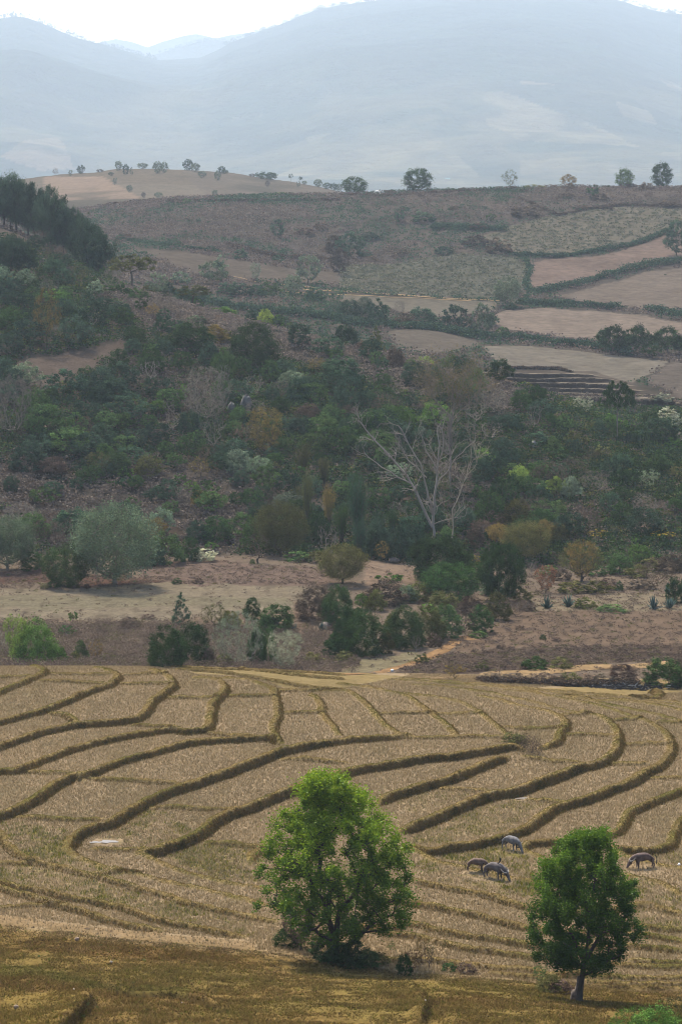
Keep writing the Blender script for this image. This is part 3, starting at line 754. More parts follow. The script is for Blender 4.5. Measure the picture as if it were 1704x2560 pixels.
def crown_pts(shape, n, R, th, lob=.2, seed=0):
    out = []
    ph = R.uniform(0, 6.28, 6)
    while len(out) < n:
        m = n * 3
        t = R.uniform(0, 1, m); a = R.uniform(0, 2 * np.pi, m)
        if shape == 'round': r = np.sqrt(np.clip(1 - (2 * t - 1) ** 2, 0, 1)) * np.where(t < .5, 1, 1) 
        elif shape == 'egg': r = np.clip(np.sin(np.pi * t ** .8), 0, 1) ** .6
        elif shape == 'dome': r = np.sqrt(np.clip(1 - t ** 2.2, 0, 1)) * (0.8 + .2 * smooth(0, .2, t))
        elif shape == 'cone': r = (1 - t) ** .8 * smooth(-.05, .1, t)
        elif shape == 'umb': r = np.sqrt(np.clip(1 - (t - .25) ** 2 * 1.6, 0, 1)) * smooth(0, .1, t)
        elif shape == 'col': r = np.clip(1 - np.abs(2 * t - .9) ** 3, 0, 1) ** .7
        elif shape == 'vase': r = .25 + .75 * t ** .7; r = r * np.sqrt(np.clip(1 - np.clip(t - .6, 0, 1) ** 2 * 5, 0, 1))
        else: r = np.ones(m)
        keep = R.uniform(0, 1, m) < r ** 1.3 + .03
        l = 1 + lob * (np.sin(a * 2 + ph[0] + 4 * t) * .4 + np.sin(a * 3 + ph[1] - 5 * t) * .35 + np.sin(a * 5 + ph[2] + 9 * t + ph[3]) * .3)
        rr = r * l * .5 * 1.1 * R.uniform(0.08, 1, m) ** .33
        z = th + (1 - th) * t * (1 - .06 * np.abs(np.sin(a * 2 + ph[4])))
        p = np.stack([rr * np.cos(a), rr * np.sin(a), z], -1)[keep]
        out.extend(p[:n - len(out)])
    return np.array(out)

def leafcol(n, R, cl=None, amt=.28, hue=.12):
    b = 1 + amt * R.uniform(-1, 1, n)
    if cl is not None: b = b * cl
    h = hue * R.uniform(-1, 1, n)
    c = np.stack([b * (1 + h), b * (1 + .2 * h), b * (1 - .5 * h)], -1)
    return np.repeat(c, 4, 0)

SPEC = {  # shape, trunk share, clusters, leaf size, leaves per lod, cluster sigma, trunk radius
 'round':  dict(sh='round', th=.16, M=(40, 90, 170), ls=(.075, .042, .024), n=(1330, 4680, 13600), sg=0.037, r0=.03),
 'egg':    dict(sh='egg', th=.12, M=(40, 90, 160), ls=(.075, .042, .024), n=(1330, 4680, 13600), sg=0.037, r0=.025),
 'bush':   dict(sh='dome', th=.0, M=(60, 130, 240), ls=(.075, .042, .024), n=(1900, 6500, 19000), sg=.045, r0=.02, lob=.15),
 'pine':   dict(sh='egg', th=.24, M=(30, 58, 100), ls=(.085, .052, .032), n=(2200, 6500, 18000), sg=.05, r0=.028, needle=1, lob=.3),
 'fatpine':dict(sh='round', th=.03, M=(80, 170, 300), ls=(.075, .045, .028), n=(2600, 9000, 30000), sg=.036, r0=.028, needle=1, lob=.14),
 'umb':    dict(sh='umb', th=.55, M=(30, 70, 120), ls=(.07, .045, .03), n=(1330, 4680, 11200), sg=0.024, r0=.022, needle=1),
 'cone':   dict(sh='cone', th=.04, M=(36, 90, 150), ls=(.065, .04, .025), n=(1330, 4680, 12000), sg=0.027, r0=.025, needle=1),
 'col':    dict(sh='col', th=.08, M=(34, 80, 140), ls=(.075, .042, .025), n=(1330, 4320, 12000), sg=0.034, r0=.02),
 'sparse': dict(sh='egg', th=.22, M=(50, 110, 200), ls=(.06, .034, .02), n=(418, 1440, 5600), sg=0.031, r0=.022),
 'thin':   dict(sh='vase', th=.12, M=(60, 130, 240), ls=(.05, .03, .018), n=(855, 3060, 9600), sg=0.027, r0=.022),
 'bare':   dict(sh='vase', th=.20, M=(60, 120, 220), ls=(.05, .03, .02), n=(0, 0, 0), sg=0.027, r0=.03),
 'twig':   dict(sh='round', th=.06, M=(110, 220, 420), ls=(.04, .024, .014), n=(570, 2340, 8000), sg=0.024, r0=.022),
 'fuzz':   dict(sh='round', th=.15, M=(90, 190, 330), ls=(.05, .032, .02), n=(2200, 8000, 26000), sg=.05, r0=.03, lob=.12),
 'dense':  dict(sh='round', th=.06, M=(90, 190, 330), ls=(.06, .036, .022), n=(2200, 7500, 24000), sg=.045, r0=.03, lob=.10),
}
PROTO = {}
def proto(sp, var, lod):
    key = (sp, var, lod)
    if key in PROTO: return PROTO[key]
    s = SPEC[sp]; R = np.random.RandomState(sum(map(ord, sp)) * 7 + var * 101 + lod * 13)
    M = s['M'][lod]; th = s['th']
    P = crown_pts(s['sh'], M, R, max(th, .02), lob=s.get('lob', .2))
    jit = .10 if sp in ('bare', 'twig', 'thin') else .06
    (wv, wq), N = skeleton(P, max(th, .03) * (1.25 if th > .05 else 1), R, r0=s['r0'], jit=jit, rmin=.0035 if lod == 0 else .0022, k=4 if lod < 2 else 5, bias=.15 if sp in ('bare', 'thin') else .25)
    wood = mk_mesh(sp + '_wood', wv, wq)
    leaf = None
    n = s['n'][lod]
    if n:
        ci = R.randint(0, M, n)
        w = R.uniform(.5, 1.5, M) ; off = R.normal(size=(n, 3)) * s['sg'] * np.array([1, 1, .8]) * w[ci][:, None]
        if s['sh'] == 'umb':   dict(sh='egg', th=.16, M=(45, 90, 150), ls=(.085, .055, .034), n=(2600, 8000, 22000), sg=.042, r0=.028, needle=1),
        Lp = P[ci] + off
        Lp[:, 2] = np.clip(Lp[:, 2], .0, None)
        cl = R.uniform(.6, 1.45, M)[ci]
        if s.get('needle'):
            od = off / (np.linalg.norm(off, axis=1, keepdims=True) + 1e-6) + np.array([0, 0, .5])
            V, Q = leaf_quads(Lp, s['ls'][lod] * 1.2, R, aspect=.3, updir=od)
        else:
            V, Q = leaf_quads(Lp, s['ls'][lod], R, aspect=.7)
        leaf = mk_mesh(sp + '_leaves', V, Q, None, leafcol(n, R, cl))
    PROTO[key] = (wood, leaf)
    wood.materials.append(M_BARK)
    if leaf: leaf.materials.append(M_LEAF)
    return PROTO[key]

def agave_mesh(R, n=34):
    V = []; Q = []; C = []
    for i in range(n):
        a = i * 2.4 + R.uniform(-.2, .2); el = math.radians(R.uniform(20, 82)); L = R.uniform(.75, 1.05)
        d = np.array([math.cos(a) * math.cos(el), math.sin(a) * math.cos(el), math.sin(el)])
        s = np.array([-math.sin(a), math.cos(a), 0]); up = np.cross(d, s) * -1
        w = .075; b = len(V)
        secs = [(0, w * .7), (.35, w), (.7, w * .7), (1.0, .003)]
        for t, ww in secs:
            c = d * L * t + np.array([0, 0, -.12 * t * t * math.cos(el)])
            V += [c - s * ww + up * ww * .45, c - up * ww * .3, c + s * ww + up * ww * .45, c + up * ww * .1]
        for k in range(3):
            for j in range(4):
                Q.append([b + k * 4 + j, b + k * 4 + (j + 1) % 4, b + k * 4 + 4 + (j + 1) % 4, b + k * 4 + 4 + j])
        C += [np.array([1, 1, 1]) * R.uniform(.7, 1.25)] * 16
    V = np.array(V); V[:, 2] = np.clip(V[:, 2], -.02, None)
    return mk_mesh('agave', V, Q, None, np.array(C))

def bamboo_mesh(R, lod, n=26):
    cp = []; cq = []; LP = []; LC = []; LD = []
    nl = (30, 90, 200)[lod]
    for i in range(n):
        a = R.uniform(0, 6.28); out = R.uniform(.05, .42); h = R.uniform(.6, 1.0); ben = R.uniform(.3, 1)
        pts = []
        for k in range(8):
            t = k / 7
            r = .06 + out * t ** 2.2 * ben
            z = h * (t - .22 * ben * max(0, t - .65) / .35 * t)
            pts.append(np.array([math.cos(a) * r, math.sin(a) * r, z]))
        for k in range(7): cp.append(pts[k]); cq.append(pts[k + 1])
        cl = R.uniform(.8, 1.25)
        for k in range(nl):
            t = R.uniform(.3, 1) ; f = t * 7; j = min(int(f), 6)
            p = pts[j] + (pts[j + 1] - pts[j]) * (f - j)
            LP.append(p + R.normal(size=3) * np.array([.05, .05, .045])); LC.append(cl * (.85 + .4 * t)); LD.append([R.normal() * .5, R.normal() * .5, -1])
    r = np.tile(np.linspace(.008, .003, 7), n)
    wv, wq = tubes(np.array(cp), np.array(cq), r, r * .85, 4)
    V, Q = leaf_quads(np.array(LP), (.07, .045, .03)[lod], R, aspect=.32, updir=np.array(LD))
    wood = mk_mesh('culm', wv, wq); leaf = mk_mesh('bamboo_leaves', V, Q, None, leafcol(len(LP), R, np.array(LC)))
    wood.materials.append(M_BARK); leaf.materials.append(M_LEAF)
    return wood, leaf

# ------------------------------------------------------------------ palette and wording
PALETTE = {
 'dark':   ((.037, .066, .021), 'dark green'), 'teal': ((.042, .070, .040), 'bluish dark green'), 'mid': ((.060, .098, .032), 'mid green'),
 'bright': ((.080, .140, .030), 'bright green'), 'olive': ((.088, .088, .030), 'olive'), 'ochre': ((.165, .115, .036), 'yellow-brown'),
 'brown':  ((.085, .062, .045), 'dull brown'), 'grg': ((.128, .160, .098), 'grey-green'), 'pale': ((.250, .250, .170), 'pale cream-green'),
 'gtwig':  ((.120, .105, .085), 'grey-brown'), 'white': ((.30, .26, .22), 'whitish'), 'lime': ((.19, .25, .05), 'yellow-green'),
 'agave':  ((.075, .120, .105), 'blue-green'), 'flower': ((.24, .17, .03), 'yellow-flowered'), 'rust': ((.14, .075, .04), 'rusty brown'),
}
NOUN = {'round': ('tree', 'round-crowned tree', 'tree'), 'egg': ('tree', 'leafy tree', 'tree'), 'bush': ('shrub', 'bushy shrub', 'shrub'),
        'pine': ('pine_tree', 'pine tree', 'tree'), 'fatpine': ('pine_tree', 'full-skirted pine tree', 'tree'), 'umb': ('pine_tree', 'flat-topped pine tree', 'tree'),
        'cone': ('conifer_tree', 'pointed conifer', 'tree'), 'col': ('tree', 'narrow upright tree', 'tree'), 'sparse': ('tree', 'thinly leaved tree', 'tree'),
        'thin': ('shrub', 'loose vase-shaped shrub', 'shrub'), 'bare': ('bare_tree', 'leafless tree', 'tree'), 'twig': ('twiggy_shrub', 'twiggy shrub', 'shrub'), 'dense': ('tree', 'dense round tree', 'tree'),
        'fuzz': ('tree', 'soft-leaved round tree', 'tree'), 'agave': ('agave_plant', 'spiky agave plant', 'plant'), 'bamboo': ('bamboo_clump', 'arching bamboo clump', 'bamboo')}
LANDM = [("the big grey-green tree", 285, 1350), ("the square dark bush", 450, 1600), ("the bare white-limbed tree", 1080, 1240), ("the dark pine thicket", 1150, 1430),
         ("the agave clumps", 1400, 1500), ("the red dirt road", 1130, 1625), ("the small striped terraces", 1400, 960), ("the slender umbrella pine", 1543, 1000),
         ("the ploughed tan fields", 1520, 700), ("the pines on the left spur", 150, 530), ("the olive pine on the hill", 330, 670), ("the brown ploughed patch", 190, 890),
         ("the pale boulder", 615, 1010), ("the yellowish hill tree", 665, 1080), ("the bamboo thicket", 800, 1230), ("the round tree on the plateau edge", 1043, 450),
         ("the far hazy ridge top", 430, 420), ("the pale willow on the left spur", 233, 620), ("the big dark hilltop bush", 635, 850), ("the track across the far slope", 900, 735),
         ("the left corner bushes", 70, 1600), ("the burnt patch", 1560, 1715), ("the yellow flowers", 1500, 1320), ("the row of dark pines at right", 1590, 850),
         ("the dry grass hollow", 1600, 1310), ("the large near tree", 838, 2200), ("the smaller near tree", 1450, 2300), ("the pale flowering bush", 710, 1620),
         ("the middle fields", 300, 1500), ("the bare fuzzy hill tree", 520, 980), ("the left scrub slope", 120, 1180), ("the low hill foot", 400, 1300),
         ("the right scrub slope", 1480, 1200), ("the grassy plateau slope", 600, 560), ("the right-hand plateau hedges", 1400, 620)]
RANK = []
def place_words(u, v):
    d = sorted(LANDM, key=lambda l: (l[1] - u) ** 2 + (1.3 * (l[2] - v)) ** 2)[0]
    du, dv = u - d[1], v - d[2]
    if abs(du) < 22 and abs(dv) < 22: return "beside " + d[0]
    if abs(du) > abs(dv) * 1.2: return ("right of " if du > 0 else "left of ") + d[0]
    return ("below " if dv > 0 else "above ") + d[0]

THINGS = []      # (object, description, u, v, height px) -> unique labels written at the end
def barkcol(c):
    if c == 'white': return (.2, .175, .15, 1)
    if c in ('gtwig', 'grg', 'pale'): return (.17, .145, .12, 1)
    return (.085, .068, .052, 1)

def plant(pan, x, y, h, w, sp, col, desc=None, y0=100, y1=1200, group=None, bark=None, var=None, ground=True, sink=.02, dist=None):
    ox, oy, s = PAN[pan]
    u, v, hp, wp = ox + x / s, oy + y / s, h / s, w / s
    if dist is None: X, Y, Z = ground_at(u, v, y0, y1)
    else: X, Y, Z = (u - U0) / F * dist, dist, float(gz((u - U0) / F * dist, dist)[0])
    H = hp * Y / F; Wd = wp * Y / F * 1.06
    lod = 0 if hp < 40 else (1 if hp < 95 else 2)
    nm, noun, cat = NOUN[sp]
    c, cw = PALETTE[col]
    k = rnd.uniform(.7, 1.35)
    c = tuple(min(1, q * k * rnd.uniform(.95, 1.05)) for q in c)
    var = rnd.randint(0, 3 if lod < 2 else 2) if var is None else var
    rz = rnd.uniform(0, 6.28)
    if sp == 'agave':
        key = ('agave', var)
        if key not in PROTO: PROTO[key] = agave_mesh(np.random.RandomState(var + 5)); PROTO[key].materials.append(M_LEAF)
        o = link('agave_plant', PROTO[key]); o.color = (*c, 1)
        o.scale = (Wd / 2, Wd / 2, H)
    else:
        if sp == 'bamboo':
            key = ('bamboo', var, lod)
            if key not in PROTO: PROTO[key] = bamboo_mesh(np.random.RandomState(var + 40), lod)
            wood, leaf = PROTO[key]
        else: wood, leaf = proto(sp, var, lod)
        bc = bark or barkcol(col)
        if hp < 24 and leaf is not None:
            o = link(nm, leaf); o.color = (*c, 1)
        elif leaf is None:
            o = link(nm, wood); o.color = bc
        else:
            o = link(nm, None)
            cr = link('crown' if cat == 'tree' else ('foliage'), leaf, parent=o); cr.color = (*c, 1)
            tk = link({'tree': 'trunk', 'bamboo': 'culms'}.get(cat, 'stems'), wood, parent=o); tk.color = bc
        o.scale = (Wd, Wd, H)
    o.location = (X, Y, Z - sink * H)
    o.rotation_euler = (0, 0, rz)
    o['category'] = cat
    if group: o['group'] = group
    size = 'tiny' if H < 1.2 else 'small' if H < 2.6 else 'medium' if H < 5.5 else 'tall' if H < 11 else 'very tall'
    THINGS.append((o, desc or f"{size} {cw} {noun}", u, v, hp, desc is not None))
    return o
# ------------------------------------------------------------------ plants placed one by one from the photograph
def rows(pan, L, **kw):
    for r in L:
        k = dict(kw)
        if len(r) > 7: k.update(r[7])
        plant(pan, *r[:6], desc=(r[6] if len(r) > 6 else None), **k)

# valley floor, left
rows('C', [
 (528,490,395,335,'fuzz','grg',"large spreading grey-green tree with short dark trunk on the field edge"),
 (305,495,212,180,'dense','dark',"smaller dark olive round tree left of the large grey-green tree"),
 (35,418,255,215,'fuzz','grg',"grey-green tree cut off by the left edge of the valley"),
 (150,415,90,110,'bush','dark'), (160,850,228,185,'bush','bright',"bright green bushy tree in the lower left corner behind the paddies"),
 (72,852,240,115,'thin','lime',"slender yellow-green young tree in front of the bright corner bush"),
 (262,845,90,90,'bush','bright'), (8,800,110,60,'twig','pale'), (335,657,55,42,'round','bright'), (308,712,45,65,'bush','dark'),
 (372,835,100,62,'bush','mid'), (345,845,60,50,'bush','olive'), (440,838,112,60,'sparse','ochre'), (500,845,50,70,'thin','olive'), (595,676,46,95,'bush','brown'), (440,667,42,100,'twig','brown'),
 (832,668,158,98,'cone','teal',"pointed grey-green conifer standing behind the square dark bush"), (765,857,200,160,'bush','dark',"left half of the square dark green bush by the paddies"),
 (885,857,215,155,'bush','dark',"right half of the square dark green bush by the paddies"),
 (1098,858,268,205,'twig','grg',"large leafless-looking grey twiggy shrub beside the paddies"), (1182,852,195,80,'bush','dark'), (1235,840,170,70,'bush','mid'),
 (1310,872,178,180,'thin','pale',"pale cream flowering bush at the edge of the paddies"), (1250,690,60,80,'bush','dark'),
 (990,700,140,115,'sparse','olive'), (1160,642,105,75,'bush','dark'), (1270,692,122,160,'bush','dark'), (1225,700,90,60,'bush','mid'), (1350,697,52,60,'agave','agave'), (1060,690,90,90,'bush','olive'), (960,860,90,60,'bush','brown'), (1030,862,60,80,'bush','olive'),
 (940,372,62,110,'bush','pale'), (970,335,52,55,'round','bright'), (760,385,165,160,'bush','mid'), (872,375,115,85,'bush','dark'), (690,395,120,120,'bush','teal'),
 (1290,352,262,210,'fuzz','olive',"broad olive tree at the foot of the scrub hill"), (1185,340,170,140,'egg','dark'), (1185,385,142,150,'bare','rust',"leafless tree with an orange trunk at the hill foot"),
 (1505,382,190,120,'bare','gtwig'), (1370,374,52,110,'bush','mid'), (1450,380,60,90,'bush','olive'), (1160,388,26,24,'bush','mid'), (1575,480,190,185,'fuzz','olive',"round purple-green tree left of the dark pine thicket"),
 (1455,645,175,170,'bush','brown'), (1500,625,98,75,'bush','bright'), (1555,680,210,140,'bush','dark'), (1545,820,120,110,'bush','dark'), (1440,840,50,80,'bush','olive'), (1480,700,60,60,'agave','agave'),
 (812,477,26,48,'bush','dark'), (910,477,32,48,'bush','brown'), (400,497,20,30,'bush','brown'), (250,495,45,50,'bush','mid'), (345,497,25,50,'bush','olive'), (205,500,25,40,'bush','olive'),
 (250,845,60,40,'twig','brown'), (600,850,60,80,'thin','brown'), (680,640,26,60,'bush','brown'),
], y0=286, y1=425)

# valley floor, right and the thicket by the road
rows('D', [
 (450,482,238,240,'fatpine','dark',"tall dark green pine at the back of the thicket"), (500,562,190,215,'fatpine','dark',"lower round pine in front of the tall thicket pine"),
 (742,558,286,175,'fatpine','dark',"egg-shaped dark pine on the right of the thicket"), (385,462,78,95,'fatpine','dark'), (600,480,110,110,'fatpine','dark'),
 (690,532,98,95,'bush','grg'), (850,372,190,190,'fuzz','olive',"broad brown-topped tree behind the right thicket pine"), (722,300,100,95,'fuzz','ochre'), (935,300,120,80,'fuzz','ochre'), (1055,268,122,135,'round','teal'),
 (1105,468,208,180,'sparse','olive',"airy olive-tan tree with visible branches on the right"), (1110,466,190,160,'thin','ochre'), (1282,432,142,150,'sparse','mid'), (1285,432,100,120,'bush','mid'), (1372,388,95,95,'round','bright'), (1350,330,70,30,'col','bright'),
 (940,522,132,125,'thin','rust'), (875,422,72,80,'bare','gtwig'), (1180,268,42,95,'sparse','flower'), (622,402,62,62,'sparse','flower'), (1480,270,40,110,'sparse','flower'),
 (948,592,74,85,'agave','agave',"left blue-green agave of the pair by the thicket"), (1045,584,74,88,'agave','agave',"right blue-green agave of the pair by the thicket"), (1125,592,54,95,'bush','olive'),
 (1250,607,34,140,'bush','mid'), (1438,597,72,92,'agave','agave'), (1512,592,68,88,'agave','agave'), (1502,522,52,54,'agave','agave'), (1545,565,135,95,'bush','dark'),
 (100,802,215,195,'bush','dark',"dark round bush at the lower left of the thicket"), (292,775,205,165,'bush','dark',"dark round bush in the front middle of the thicket"), (48,705,150,120,'bush','dark'), (215,490,66,120,'round','bright',"bright green tuft-topped bush crowning the thicket"), (200,570,115,190,'bush','brown'),
 (96,595,75,62,'round','bright'), (392,745,175,155,'bush','olive'), (482,725,162,135,'bush','mid'), (560,705,165,125,'twig','brown'), (642,702,132,105,'bush','dark'), (722,645,132,105,'bush','olive'), (802,625,92,125,'twig','brown'),
 (400,610,42,70,'bush','bright'), (352,560,100,125,'bush','olive'), (300,560,80,110,'bush','grg'), (600,620,90,100,'bush','brown'), (20,845,60,90,'bush','olive'), (60,850,40,60,'bush','brown'), (160,600,100,90,'bush','olive'), (470,600,100,120,'bush','olive'),
 (345,790,80,60,'bare','gtwig'), (10,800,180,100,'bush','dark'), (430,770,70,60,'bush','brown'), (205,800,110,70,'bush','olive'), (235,760,150,80,'bush','olive'),
 (635,727,36,72,'bush','mid'), (370,842,46,58,'bush','olive'), (648,877,42,62,'bush','olive'), (893,872,62,112,'bush','dark'), (1012,867,56,92,'bush','olive'), (525,932,72,105,'thin','ochre'),
 (700,942,40,110,'bush','brown'), (790,948,42,110,'bush','brown'), (872,950,44,90,'twig','brown'), (935,950,45,110,'bush','brown'), (1052,938,56,95,'bush','olive'), (1000,948,40,100,'bush','brown'), (1130,938,45,110,'bush','brown'), (1200,935,45,110,'bush','brown'), (1295,920,75,110,'bush','brown'),
 (1400,945,120,130,'twig','brown'), (1490,952,155,175,'bush','mid',"green leafy bush by the right edge above the paddies"), (1560,955,135,95,'bush','brown'), (1430,960,60,60,'bush','dark'), (1560,960,60,60,'bush','dark'),
 (928,735,26,30,'bush','dark'), (990,742,22,40,'bush','brown'), (738,775,22,45,'bush','brown'), (820,690,18,40,'bush','brown'), (1278,510,46,38,'bush','mid'), (1335,590,10,22,'bush','brown'),
 (80,342,90,62,'round','mid'), (190,378,104,60,'sparse','ochre'), (90,262,120,110,'bare','rust'), (255,375,170,140,'bush','teal'), (180,330,120,100,'bush','teal'), (1010,460,60,90,'bush','brown'), (1180,520,60,110,'bush','olive'), (1060,520,60,120,'bush','olive'), (1230,500,50,90,'bush','brown'), (1380,500,50,120,'bush','brown'), (1450,480,130,150,'twig','brown'), (1360,450,60,100,'bush','olive'), (1520,420,80,130,'bush','brown'), (1180,440,60,80,'bush','mid'), (960,440,50,90,'bush','mid'), (1000,300,110,90,'bush','olive'),
 (830,560,60,100,'bush','olive'), (850,600,50,80,'bush','brown'), (1000,400,70,70,'thin','brown'), (1420,420,70,90,'bush','olive'), (660,440,80,80,'bush','dark'), (560,420,100,100,'fatpine','dark'),
], y0=286, y1=440)

# scrub hill
rows('E', [
 (215,300,285,120,'sparse','ochre',"tall thin tree with sparse yellow-brown leaves on the upper left slope"), (352,305,152,125,'round','teal'), (130,295,125,155,'round','teal'), (292,125,76,62,'col','bright'),
 (1165,385,205,200,'bush','dark',"large dark dense bush on the hilltop"), (692,475,112,115,'bare','white'), (1027,515,142,75,'bare','white'), (1165,542,112,115,'bare','gtwig'), (780,645,105,80,'bare','gtwig'),
 (982,795,175,130,'bare','gtwig'), (950,645,265,200,'twig','gtwig',"big fuzzy leafless tree in the middle of the scrub hill"), (58,705,285,170,'twig','gtwig',"tall leafless tree near the left edge of the scrub hill"),
 (1222,805,225,185,'thin','ochre',"round tree with orange-yellow leaves on the hillside"), (842,425,104,85,'round','dark'), (545,425,112,92,'bush','dark'), (395,445,55,70,'bush','dark'), (1030,482,175,90,'egg','mid'),
 (205,705,145,160,'round','mid'), (312,805,132,185,'round','mid'), (180,805,100,120,'round','teal'), (482,692,92,115,'round','mid'), (600,645,122,175,'round','teal'), (780,605,112,135,'egg','mid'), (845,532,56,38,'bush','bright'),
 (1482,725,112,145,'egg','mid'), (1550,800,140,160,'round','dark'), (620,300,90,100,'round','dark'), (905,200,40,90,'bush','grg'), (700,340,62,70,'egg','mid'), (440,205,120,150,'round','teal'), (560,215,95,90,'round','mid'),
 (1280,160,78,52,'col','bright'), (1335,175,52,70,'bush','mid'), (1220,150,85,70,'bush','lime'), (1150,145,60,60,'bush','teal'), (1410,190,40,50,'bush','dark'), (1015,95,38,110,'bush','bright'), (1060,115,40,60,'bush','mid'),
 (590,70,40,40,'cone','dark'), (515,60,40,40,'cone','dark'), (650,90,50,70,'bush','mid'), (400,100,55,40,'cone','dark'), (730,560,120,120,'round','teal'), (400,660,110,120,'round','teal'), (720,760,110,110,'round','teal'), (880,820,120,110,'round','dark'),
 (1390,900,180,130,'bamboo','olive'), (1490,950,160,110,'bamboo','olive'), (480,860,110,120,'bush','mid'), (620,780,100,110,'round','teal'), (240,900,90,130,'bush','brown'), (540,900,120,110,'bush','mid'), (680,900,100,120,'bush','olive'),
 (1260,740,110,90,'round','dark'), (1100,660,80,90,'bush','mid'), (1370,560,110,110,'bush','teal'), (1420,640,80,100,'bush','brown'), (1300,450,90,110,'bush','teal'), (1240,470,110,80,'egg','dark'), (1140,590,70,120,'bush','mid'),
 (60,130,80,120,'round','teal'), (190,120,60,90,'round','mid'), (20,90,110,80,'round','teal'), (140,200,90,90,'egg','teal'), (1020,440,110,100,'round','dark'), (1110,450,100,90,'round','dark'),
], y0=395, y1=700)
rows('F', [
 (1270,735,275,138,'umb','dark',"slender umbrella pine with a bare trunk on the lower right of the hill", dict(bark=(.17, .14, .12, 1))), (730,485,124,105,'pine','dark'), (905,575,94,78,'pine','dark'), (160,335,134,85,'cone','olive'), (1112,622,90,95,'thin','pale',"white-flowered shrub in front of the striped terraces"),
 (1422,722,134,88,'col','dark'), (1500,645,62,90,'bush','pale'), (1560,685,70,80,'bush','pale'), (282,695,120,112,'bush','bright',"bright green leafy tree above the bare white-limbed tree"), (165,395,76,62,'col','mid'), (385,345,50,70,'bush','lime'),
 (605,405,82,60,'cone','dark'), (505,415,90,70,'bush','mid'), (470,380,60,60,'bush','mid'), (120,730,150,200,'bush','dark'), (260,740,110,140,'bush','teal'), (1412,962,95,100,'thin','grg'), (1320,955,92,115,'round','dark'), (1462,885,85,120,'bush','dark'),
 (890,695,130,80,'bare','gtwig'), (1022,705,95,75,'col','mid'), (850,480,40,60,'bush','olive'), (690,610,130,140,'twig','gtwig'), (830,600,100,90,'bush','mid'), (980,600,60,60,'cone','dark'), (560,560,120,100,'bush','dark'), (480,540,110,90,'bush','mid'),
 (340,480,110,110,'bush','teal'), (620,540,150,90,'egg','mid'), (260,540,70,80,'bare','gtwig'), (780,910,70,130,'bush','mid'), (820,940,90,80,'bush','lime'), (990,990,90,90,'egg','lime'), (700,900,110,110,'round','teal'), (860,1000,100,130,'round','dark'),
 (1530,780,60,80,'bush','bright'), (1240,660,50,60,'bush','bright'), (1300,690,50,50,'bush','bright'), (960,690,80,70,'bush','dark'), (900,760,70,110,'bush','teal'), (1000,830,60,100,'bush','dark'), (1200,820,60,100,'bush','olive'), (1330,860,60,90,'bush','mid'), (1080,760,70,90,'bush','olive'),
 (30,740,110,90,'bush','teal'), (760,430,30,60,'bush','brown'), (1480,560,0.1 + 40,90,'bush','pale'), (20,310,30,40,'bush','dark'), (95,330,60,50,'bush','brown'), (250,400,110,70,'bush','brown'), (320,420,60,60,'bush','mid'),
], y0=395, y1=640)
rows('M', [
 (930,1010,540,190,'bamboo','olive'), (1120,1050,450,200,'bamboo','ochre'), (1370,1100,640,290,'bamboo','dark',"tall dark bamboo clump left of the bare white-limbed tree"), (1230,1180,420,260,'bamboo','dark'), (1500,1290,400,260,'bamboo','teal'), (860,900,260,160,'bamboo','olive'),
 (1010,1190,300,220,'bush','dark'), (1380,1290,400,250,'bamboo','teal'),
], y0=395, y1=470)
rows('K', [
 (150,1000,720,300,'bamboo','teal'), (330,1050,430,230,'bamboo','teal'), (520,1110,250,230,'bamboo','teal',"low rounded bamboo clump at the edge of the dry field"), (620,1100,330,200,'bush','teal'), (450,900,300,220,'bamboo','dark'), (330,1110,330,200,'bush','teal'),
 (1300,800,300,250,'bush','dark'), (1450,700,330,240,'round','dark'), (1220,900,140,200,'bush','brown'), (1170,1010,180,160,'bush','brown'), (1080,860,220,200,'bush','teal'), (700,1080,200,180,'bush','teal'), (1500,560,200,200,'round','mid'),
], y0=395, y1=470)

# the left spur with its pines, the saddle and the far slope
rows('G', [
 (20,335,275,150,'pine','teal'), (75,335,262,150,'pine','teal'), (130,385,262,150,'pine','teal'), (200,395,268,130,'pine','teal'), (237,445,305,140,'pine','teal'), (292,445,235,120,'pine','teal'), (347,485,265,130,'pine','teal'), (382,495,245,115,'pine','teal'), (432,465,235,170,'pine','teal'),
 (50,300,210,130,'pine','teal'), (470,455,150,110,'pine','teal'), (160,330,200,130,'pine','teal')], y0=470, y1=760, group="pines on the left spur", bark=(.05, .042, .04, 1))
rows('G', [
 (430,562,165,118,'egg','grg',"pale grey-green willow-like tree standing below the spur pines"), (605,645,172,200,'umb','olive',"broad olive pine with level foliage pads on the crest"), (720,645,126,90,'col','grg'), (772,605,97,58,'col','teal'), (887,705,105,158,'umb','olive',"low flat olive pine leaning on the crest"),
 (50,610,200,150,'pine','teal'), (112,610,150,120,'pine','teal'), (190,655,92,90,'cone','dark'), (245,610,90,90,'pine','teal'), (15,640,80,90,'bush','grg'), (30,625,34,60,'bush','ochre'), (300,650,80,90,'egg','teal'), (360,640,90,90,'sparse','olive'), (300,700,50,70,'bush','mid'), (285,736,62,56,'bush','bright'),
 (560,690,60,60,'bush','dark'), (500,670,100,90,'bare','gtwig'), (680,690,50,80,'bush','olive'), (590,700,40,50,'bush','dark'), (740,700,50,80,'bush','dark'), (1030,720,36,100,'bush','bright'), (1225,742,50,60,'bush','lime'), (1272,742,42,42,'col','bright'), (520,620,110,70,'twig','grg'), (440,690,70,70,'bush','grg'), (120,660,90,80,'round','grg'), (60,700,80,110,'round','teal'), (160,720,70,90,'round','mid'), (20,720,90,90,'round','teal'), (620,720,60,60,'bush','mid'), (910,720,50,50,'bush','mid'), (400,730,60,60,'bush','teal'),
], y0=450, y1=720)
